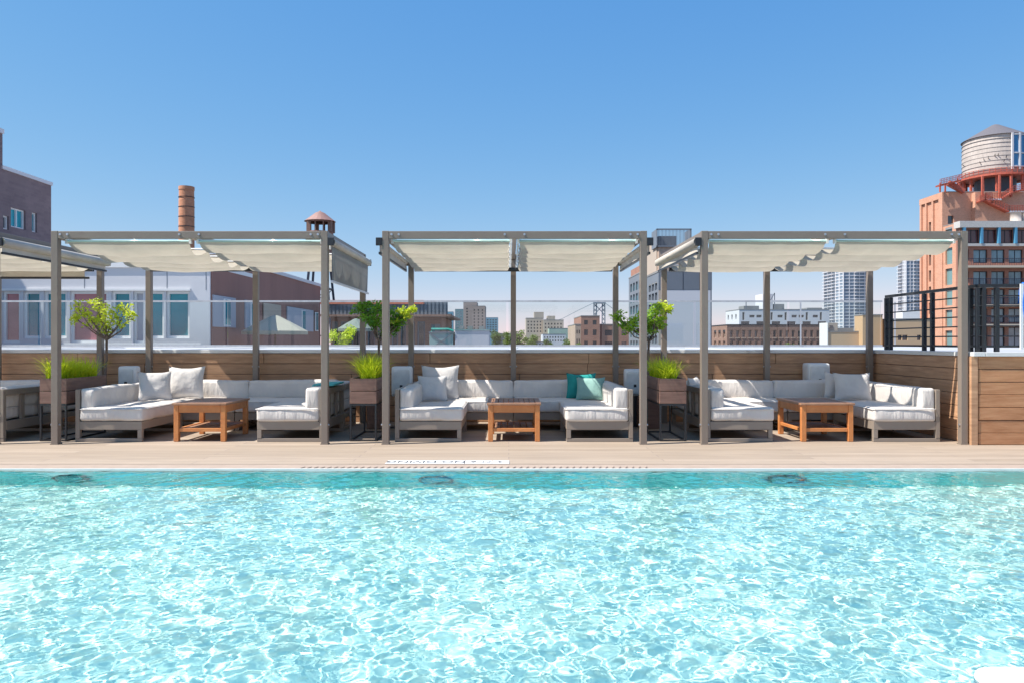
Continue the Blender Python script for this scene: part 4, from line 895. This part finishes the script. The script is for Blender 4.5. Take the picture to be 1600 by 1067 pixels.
m = W(); m.box(FX(1029, Ym) + .03, xe - .1, Ym + .03, Ym + 2.2, FZ(425, Ym) - .5, FZ(386, Ym)); m.build('screen_base', M['tanbrick'], tt)
Ym = 84; Xn = FX(1003, Ym); yf = SY(982.5, Xn)
sideA = []
for k in range(8):
    zt_ = FZ(436, Ym) - k * 1.36; sideA += sgrid(984, 1002, 4, [(zt_ - .98, zt_)], Xn, .62)
ta = building('tall_building', 'narrow tan building with blue grey window grid, left of the taller one', Xn, FX(1040, Ym), Ym, yf, FZ(425, Ym), M['gpanel'], left=sideA, depth=.2, pane=M['tealpane'])
m = W(); m.box(Xn + .2, FX(1030, Ym), Ym + .5, yf - .3, FZ(425, Ym) - .3, FZ(411, Ym)); m.build('penthouse', M['redbrick'], ta)

# right: white modern block and brown brick row
Y = 130; f_ = lambda p: FX(p, Y); z_ = lambda p: FZ(p, Y)
wr_ = []
rd = random.Random(3)
for p in range(1160, 1290, 11):
    k = rd.choice((0, 0, 1))
    if k: wr_.append((f_(p), f_(p + 8), z_(496), z_(492)))
    else: wr_.append((f_(p), f_(p + 3.4), z_(500), z_(488)))
for p in range(1158, 1290, 24): wr_.append((f_(p), f_(p + 13), z_(507), z_(502)))
sideW = [(a, b, z_(498), z_(490)) for a, b, *_ in sgrid(1135, 1153, 3, [(0, 1)], f_(1155), .35)]
wb = building('white_building', 'white modern block with scattered dark windows behind right pergola', f_(1155), f_(1296), Y, SY(1134, f_(1155)), z_(484), M['pwhite'], front=wr_, left=sideW, depth=.25)
m = W(); m.box(f_(1198), f_(1214), Y + 2, Y + 6, z_(484), z_(458)); m.build('penthouse', M['pwhite'], wb)
m = W(); m.box(f_(1168), f_(1192), Y + 2, Y + 5, z_(484), z_(477)); m.box(f_(1216), f_(1232), Y + 2, Y + 5, z_(484), z_(474)); m.box(f_(1268), f_(1292), Y + 2, Y + 5, z_(484), z_(480)); m.build('rooftop_plant', M['roofgrey'], wb)
m = W(); [m.beam((f_(a), Y + 1.5, z_(483)), (f_(b), Y + 1.5, z_(c_)), .12) for a, b, c_ in ((1215, 1215, 457), (1200, 1215, 457), (1170, 1170, 470))]; m.build('mast', M['gpanel'], wb)
Y = 95; f_ = lambda p: FX(p, Y); z_ = lambda p: FZ(p, Y)
fr2 = grid(1138, 1283, 15, [(515.5, 526.5), (532.5, 543)], Y, .5)
bk = building('brick_building', 'long brown brick row building with two window rows, right pergola', f_(1136), f_(1284), Y, SY(1111.5, f_(1136)), z_(508), M['rowbrick'], front=fr2, left=sgrid(1114, 1135, 3, [(z_(527), z_(515)), (z_(543), z_(532))], f_(1136), .5), frame=M['tanbrick'], fr=.1, depth=.25, mull=False, coping=M['black'])
m = W(); [m.box(h[0] - .08, h[1] + .08, Y - .06, Y - .002, h[2] - .14, h[2] - .02) for h in fr2]; m.build('sill', M['tanbrick'], bk)
# tan group
Y = 85; f_ = lambda p: FX(p, Y); z_ = lambda p: FZ(p, Y)
t1 = building('tan_building', 'low tan building with a white end wall beyond right pergola', f_(1294), f_(1341), Y, Y + 2, z_(518.5), M['tan'], depth=.2)
m = W(); m.box(f_(1294) - .12, f_(1294) - .045, Y - .1, Y + 2.1, GZ, z_(504)); m.build('white_end', M['white'], t1)
m = W(); m.box(f_(1294.5), f_(1312), Y + .5, Y + 1.9, z_(520), z_(504)); m.build('upper_room', M['beige'], t1)
m = W(); m.box(f_(1299), f_(1304), Y + .45, Y + .5, z_(513), z_(508)); m.build('window', M['pane'], t1)
m = W(); m.box(f_(1312.5), f_(1337), Y + .5, Y + 1.8, z_(519), z_(512)); m.build('rooftop_plant', M['roofgrey'], t1)
building('tan_building', 'taller orange tan block beside the right pergola back post', f_(1341.5), f_(1372), Y - 1, Y + 1, z_(493), mat('orange_tan', (.55, .36, .20), .8, 0, .05, .2), depth=.2)
t2 = building('tan_building', 'wide tan building with dark windows seen through the black railing', f_(1376), f_(1442), Y - 2, Y, z_(500), M['tan'], front=[(FX(a, Y - 2), FX(b, Y - 2), FZ(531, Y - 2), FZ(523, Y - 2)) for a, b in ((1403, 1409), (1410, 1418), (1433, 1439))], depth=.2)
m = W(); m.box(f_(1411), f_(1438), Y + .1, Y + 1.5, z_(502), z_(486)); m.build('white_block', M['white'], t2)
# glass high rises
def highrise(label, px0, pxm, px1, py, Y, nf, seed, pb=508):
    xm, x1 = FX(pxm, Y), FX(px1, Y); X0 = xm; yb = SY(px0, X0) ; zt_ = FZ(py, Y); r = thing('glass_tower', label, 'tower', ((xm + x1) / 2, Y, GZ), 'glass high rises on the right skyline')
    m = W(); m.box(xm, x1, Y, yb, GZ, zt_); m.build('core', M['farglass'], r)
    st = (zt_ - FZ(pb, Y)) / nf; rd = random.Random(seed)
    for k in range(nf + 1):
        z = zt_ - st * k; m = W(); m.box(xm - .25, x1 + .25, Y - .3, yb + .2, z - .5, z); 
        if k % 1 == 0: m.box(xm - 1.6, xm - .26, yb - (yb - Y) * .6, yb, z - .5, z - .1); m.box(xm + (x1 - xm) * .38, xm + (x1 - xm) * .72, Y - 1.5, Y - .31, z - .5, z - .15)
        m.build('floor_slab', M['pwhite'], r)
    m = W()
    for t_ in (.0, .2, .37, .55, .73, .9, 1): xx = xm + (x1 - xm) * t_; m.box(xx - .22, xx + .22, Y - .34, Y - .001, GZ, zt_ - .51)
    for k in range(6): yy = Y + (yb - Y) * k / 5; m.box(xm - .27, xm - .001, yy - .6, yy + .6, GZ, zt_ - .51)
    m.build('mullion', M['panel'], r)
M['farglass'] = mat('far_tower_glass', (.13, .18, .24), .25, 0, .35, .12, stretch=(1, 1, 2), col2=(.28, .35, .42))
highrise('wide grey glass high rise beyond the right pergola', 1288, 1318, 1363, 404, 480, 20, 1)
highrise('slimmer glass high rise between right pergola and salmon tower', 1404, 1416, 1446, 407, 520, 15, 2, 490)

# ---------------------------------------------------------------- salmon brick tower with the big tank
YT = 150; XT = FX(1475, YT)
zt_ = FZ(300, YT)
def rowz(n, a, b, YY, hr=.6): st = (b - a) / n; return [(FZ(a + st * (i + 1) - st * (1 - hr) / 2, YY), FZ(a + st * i + st * (1 - hr) / 2, YY)) for i in range(n)]
X2 = FX(1497, YT - 5); Y2 = YT - 5
sal = building('brick_tower', 'large salmon brick tower under the big rooftop tank at right', XT, XT + 40, YT, SY(1439, XT), zt_, M['salmon'], front=[(FX(1481, YT), FX(1490, YT), FZ(350, YT), FZ(337, YT)), (FX(1546, YT), FX(1553, YT), FZ(345, YT), FZ(338, YT))], left=[(a, b, c, d) for a, b, *_ in sgrid(1448, 1458, 1, [(0, 1)], XT, .35) for c, d in rowz(8, 342, 545, 154, .7)], depth=.4)
m = W()
for a, b in ((1442, 1447), (1452, 1457), (1462, 1469)):
    for c, d in ((318, 322), (338, 341)): pass
building('', '', X2 - .0, X2 + 20, Y2, YT - .01, FZ(348, Y2), M['salmon'], left=[(YT - 3.1, YT - .8, c, d) for c, d in rowz(6, 352, 545, YT - 2, .8)], root=sal, depth=.35, pane=mat('pale_green_glass', (.16, .27, .27), .1))
for pa, pb in ((1439.5, 1442), (1448, 1450), (1458, 1460.5), (1469, 1475)):
    m = W(); m.box(XT - .35, XT - .001, SY(pb, XT), SY(pa, XT), GZ, zt_ - 1.2); m.build('pilaster', M['salmon'], sal)
m = W(); m.box(XT - .36, XT - .001, YT, SY(1439, XT), zt_ - 1.19, zt_ - .01); m.build('pilaster_head', M['salmon'], sal)
m = W(); m.box(FX(1518, YT), XT + 39, YT - 1.2, YT - .001, GZ, zt_ - .3); m.build('front_bay', M['salmon'], sal)
# rooftop frame, tank and walkways
YK = YT + 9; cx_ = FX(1555, YK); rk = 6.1
big = thing('water_tank', 'big pale boarded rooftop tank on red steel at the top right', 'water tank', (cx_, YK, zt_))
zb, zk = FZ(279, YK) - zt_, FZ(220, YK) - zt_
prof = [(rk * .97, zb)] + [(rk * (.975 + .02 * math.sin(i / 9 * math.pi)), zb + (zk - zb) * i / 9) for i in range(10)]
m = MB(); m.lathe(prof, n=48); m.build('body', M['tankwood'], big, smooth=True)
m = MB()
for k in range(1, 9): z = zb + (zk - zb) * k / 9; m.lathe([(rk * .985, z), (rk * 1.004, z), (rk * 1.004, z + .05), (rk * .985, z + .05)], n=48)
m.build('hoop', mat('pale_hoop', (.30, .28, .27), .5), big)
m = MB(); m.lathe([(rk * .97, zk - .05), (rk * 1.03, zk), (rk * 1.0, zk + .15), (rk * .12, FZ(199, YK) - zt_ + .4), (0, FZ(198, YK) - zt_ + .5)], n=48); m.build('roof', mat('dark_slate', (.13, .12, .13), .7), big)
m = MB()
for a in np.linspace(-88, -33, 5): a0 = R(a - 6.2); a1 = R(a + 6.2); m.add([(rk * 1.02 * math.cos(q), rk * 1.02 * math.sin(q), z) for q, z in ((a0, zb + 1.2), (a1, zb + 1.2), (a1, zk - .3), (a0, zk - .3))], [(0, 1, 2, 3)])
m.build('window', mat('blue_glass', (.03, .18, .38), .08, spec=1), big)
m = MB()
for a in np.linspace(-95, -26, 6): m.beam((rk * 1.03 * math.cos(R(a)), rk * 1.03 * math.sin(R(a)), zb + .6), (rk * 1.03 * math.cos(R(a)), rk * 1.03 * math.sin(R(a)), zk), .35)
for z in (zb + 1.2, zb + 3.9, zk - .3):
    for k in range(8): a = R(-95 + 8.5 * k); b = R(-86.5 + 8.5 * k); m.beam((rk * 1.03 * math.cos(a), rk * 1.03 * math.sin(a), z), (rk * 1.03 * math.cos(b), rk * 1.03 * math.sin(b), z), .25)
m.build('mullion', M['panel'], big)
rd = random.Random(5); m = MB()
for k in range(8): a = R(rd.uniform(-190, -100)); z = zb + rd.uniform(.25, .45) * (zk - zb); m.beam((rk * math.cos(a), rk * math.sin(a), z), (rk * 1.06 * math.cos(a + .01), rk * 1.06 * math.sin(a + .01), z + .35), .10)
m.build('bracket', M['black'], big)
m = MB(); m.lathe([(rk * .9, zb - .5), (rk * 1.15, zb - .5), (rk * 1.15, zb - .15), (rk * .9, zb - .02)], n=40); m.lathe([(0, zb - .3), (rk * .9, zb - .3)], n=40); m.build('platform', M['rust'], big)
for a in range(0, 360, 24):
    m = MB(); m.beam((rk * .98 * math.cos(R(a)), rk * .98 * math.sin(R(a)), -.3), (rk * .98 * math.cos(R(a)), rk * .98 * math.sin(R(a)), zb - .5), .42); m.build('post', M['rust'], big)
m = MB(); m.lathe([(rk * .62, -.3), (rk * .62, zb - .55)], n=24); m.build('core', mat('dark_core', (.06, .07, .09), .5), big)
m = MB(); n = 44
for k in range(n):
    a = 2 * math.pi * k / n; b = 2 * math.pi * (k + 1) / n; m.beam((rk * 1.14 * math.cos(a), rk * 1.14 * math.sin(a), zb - .15), (rk * 1.14 * math.cos(a), rk * 1.14 * math.sin(a), zb + .85), .09)
    for z in (.4, .85): m.beam((rk * 1.14 * math.cos(a), rk * 1.14 * math.sin(a), zb + z), (rk * 1.14 * math.cos(b), rk * 1.14 * math.sin(b), zb + z), .09)
m.build('guard_rail', M['rust'], big)
# stairs and walkways hung on the front of the tower
stw = thing('steel_stair', 'red steel stairs and walkway hung under the big tank', 'stair', (FX(1540, YT), YT - .5, FZ(330, YT)))
def flight(pts, wd=1.0):
    for (a, b), (c, d) in zip(pts, pts[1:]):
        p = Vector((FX(a, YT - 2), YT - 1.6, FZ(b, YT - 2))); q = Vector((FX(c, YT - 2), YT - 1.6, FZ(d, YT - 2)))
        m = W(); m.beam(p, q, 1.6, .3); m.build('stringer', M['rust'] if b != d else M['panel'], stw)
        m = W(); nn = 7
        for k in range(nn + 1): s_ = p.lerp(q, k / nn) + Vector((0, -.8, 0)); m.beam(s_, s_ + Vector((0, 0, 1.15)), .07)
        for z in (.45, .8, 1.15): m.beam(p + Vector((0, -.8, z)), q + Vector((0, -.8, z)), .08)
        m.build('guard_rail', M['rust'], stw)
flight([(1529, 316), (1538, 312), (1563, 312), (1583, 300), (1602, 296)])
flight([(1538, 312), (1548, 318), (1575, 331), (1604, 331)])
flight([(1467, 290), (1484, 286), (1500, 282)])
m = W(); [m.beam((FX(p, YT), YT - .4, FZ(301, YT)), (FX(p, YT), YT - .4, FZ(287, YT)), .25) for p in (1467, 1475, 1497)]; m.beam((FX(1480, YT), YT - .4, FZ(287, YT)), (FX(1504, YT), YT - .4, FZ(300, YT)), .9); m.build('support', M['rust'], stw)
for px, py in ((1537, 278), (1564, 276), (1582, 278)):
    m = W(); m.beam((FX(px, YT - 2), YT - 1.6, FZ(310, YT)), (FX(px, YT - 2), YT - 1.6, FZ(py, YT)), .32); m.build('support', M['rust'], stw)
vt = thing('roof_vent', 'pair of pale round vents on the salmon tower roof edge', 'vent', (FX(1588, 144), 144, FZ(345, 144)))
m = W(); [m.tube([(FX(p, 144), 144, FZ(347, 144)), (FX(p, 144), 144, FZ(332, 144))], .95, 16) for p in (1587, 1603)]; m.build('drum', M['tankwood'], vt, smooth=True)

# front hotel block with balconies
YC = 142; f_ = lambda p: FX(p, YC); z_ = lambda p: FZ(p, YC)
wn = []
bays = [(1521, 1543), (1549, 1570), (1576, 1598), (1604, 1626), (1632, 1654)]
fl = [(390, 411), (424, 446), (452, 476), (482, 504), (511, 541)]
for a, b in bays:
    for c, d in fl: wn.append((f_(a), f_(b), z_(d), z_(c)))
for c, d in fl: wn.append((f_(1505), f_(1514), z_(d), z_(c)))
hb = building('brick_hotel', 'dark red brick block with balconies and white cornice at far right', f_(1500), f_(1670), YC, YC + 1.3, z_(348), brick('dark_red_brick', (.30, .12, .08), (.38, .17, .12), (.3, .2, .16)), front=wn + [(f_(a - 1), f_(a + 22), z_(380), z_(359), mat('brown_glass%d' % a, (.13, .035, .03), .15, spec=.8)) for a in (1508, 1535, 1561, 1588, 1615)], frame=M['black'], fr=.14, depth=.35, pane=mat('hotel_glass', (.15, .24, .28), .04, 0, .4, .3, spec=1))
m = W(); m.box(f_(1497), f_(1672), YC - .6, YC + 1.4, z_(356), z_(346)); m.build('cornice', mat('cornice_grey', (.52, .50, .47), .6), hb)
m = W(); m.box(f_(1499), f_(1672), YC - .5, YC - .001, z_(385), z_(381)); m.build('band', mat('cornice_grey2', (.52, .50, .47), .6), hb)
for k, p in enumerate((1503, 1530, 1557, 1583, 1610)):
    m = W(); m.box(f_(p), f_(p + 3.5), YC - .6, YC - .01, z_(381), z_(356)); m.build('fin', M['bluemetal'], hb)
for c in (417.5, 448.5, 478, 508):
    m = W(); m.box(f_(1499), f_(1672), YC - 1.5, YC - .001, z_(c + 1.6), z_(c - 1.6)); o = m.build('balcony', M['slab'], hb)
    m = W(); x = f_(1500)
    while x < f_(1672): m.box(x, x + .05, YC - 1.46, YC - 1.42, z_(c - 1.7), z_(c - 12)); x += .32
    m.box(f_(1499), f_(1672), YC - 1.48, YC - 1.40, z_(c - 12), z_(c - 12.8)); m.build('guard_rail', M['darksteel'], o)
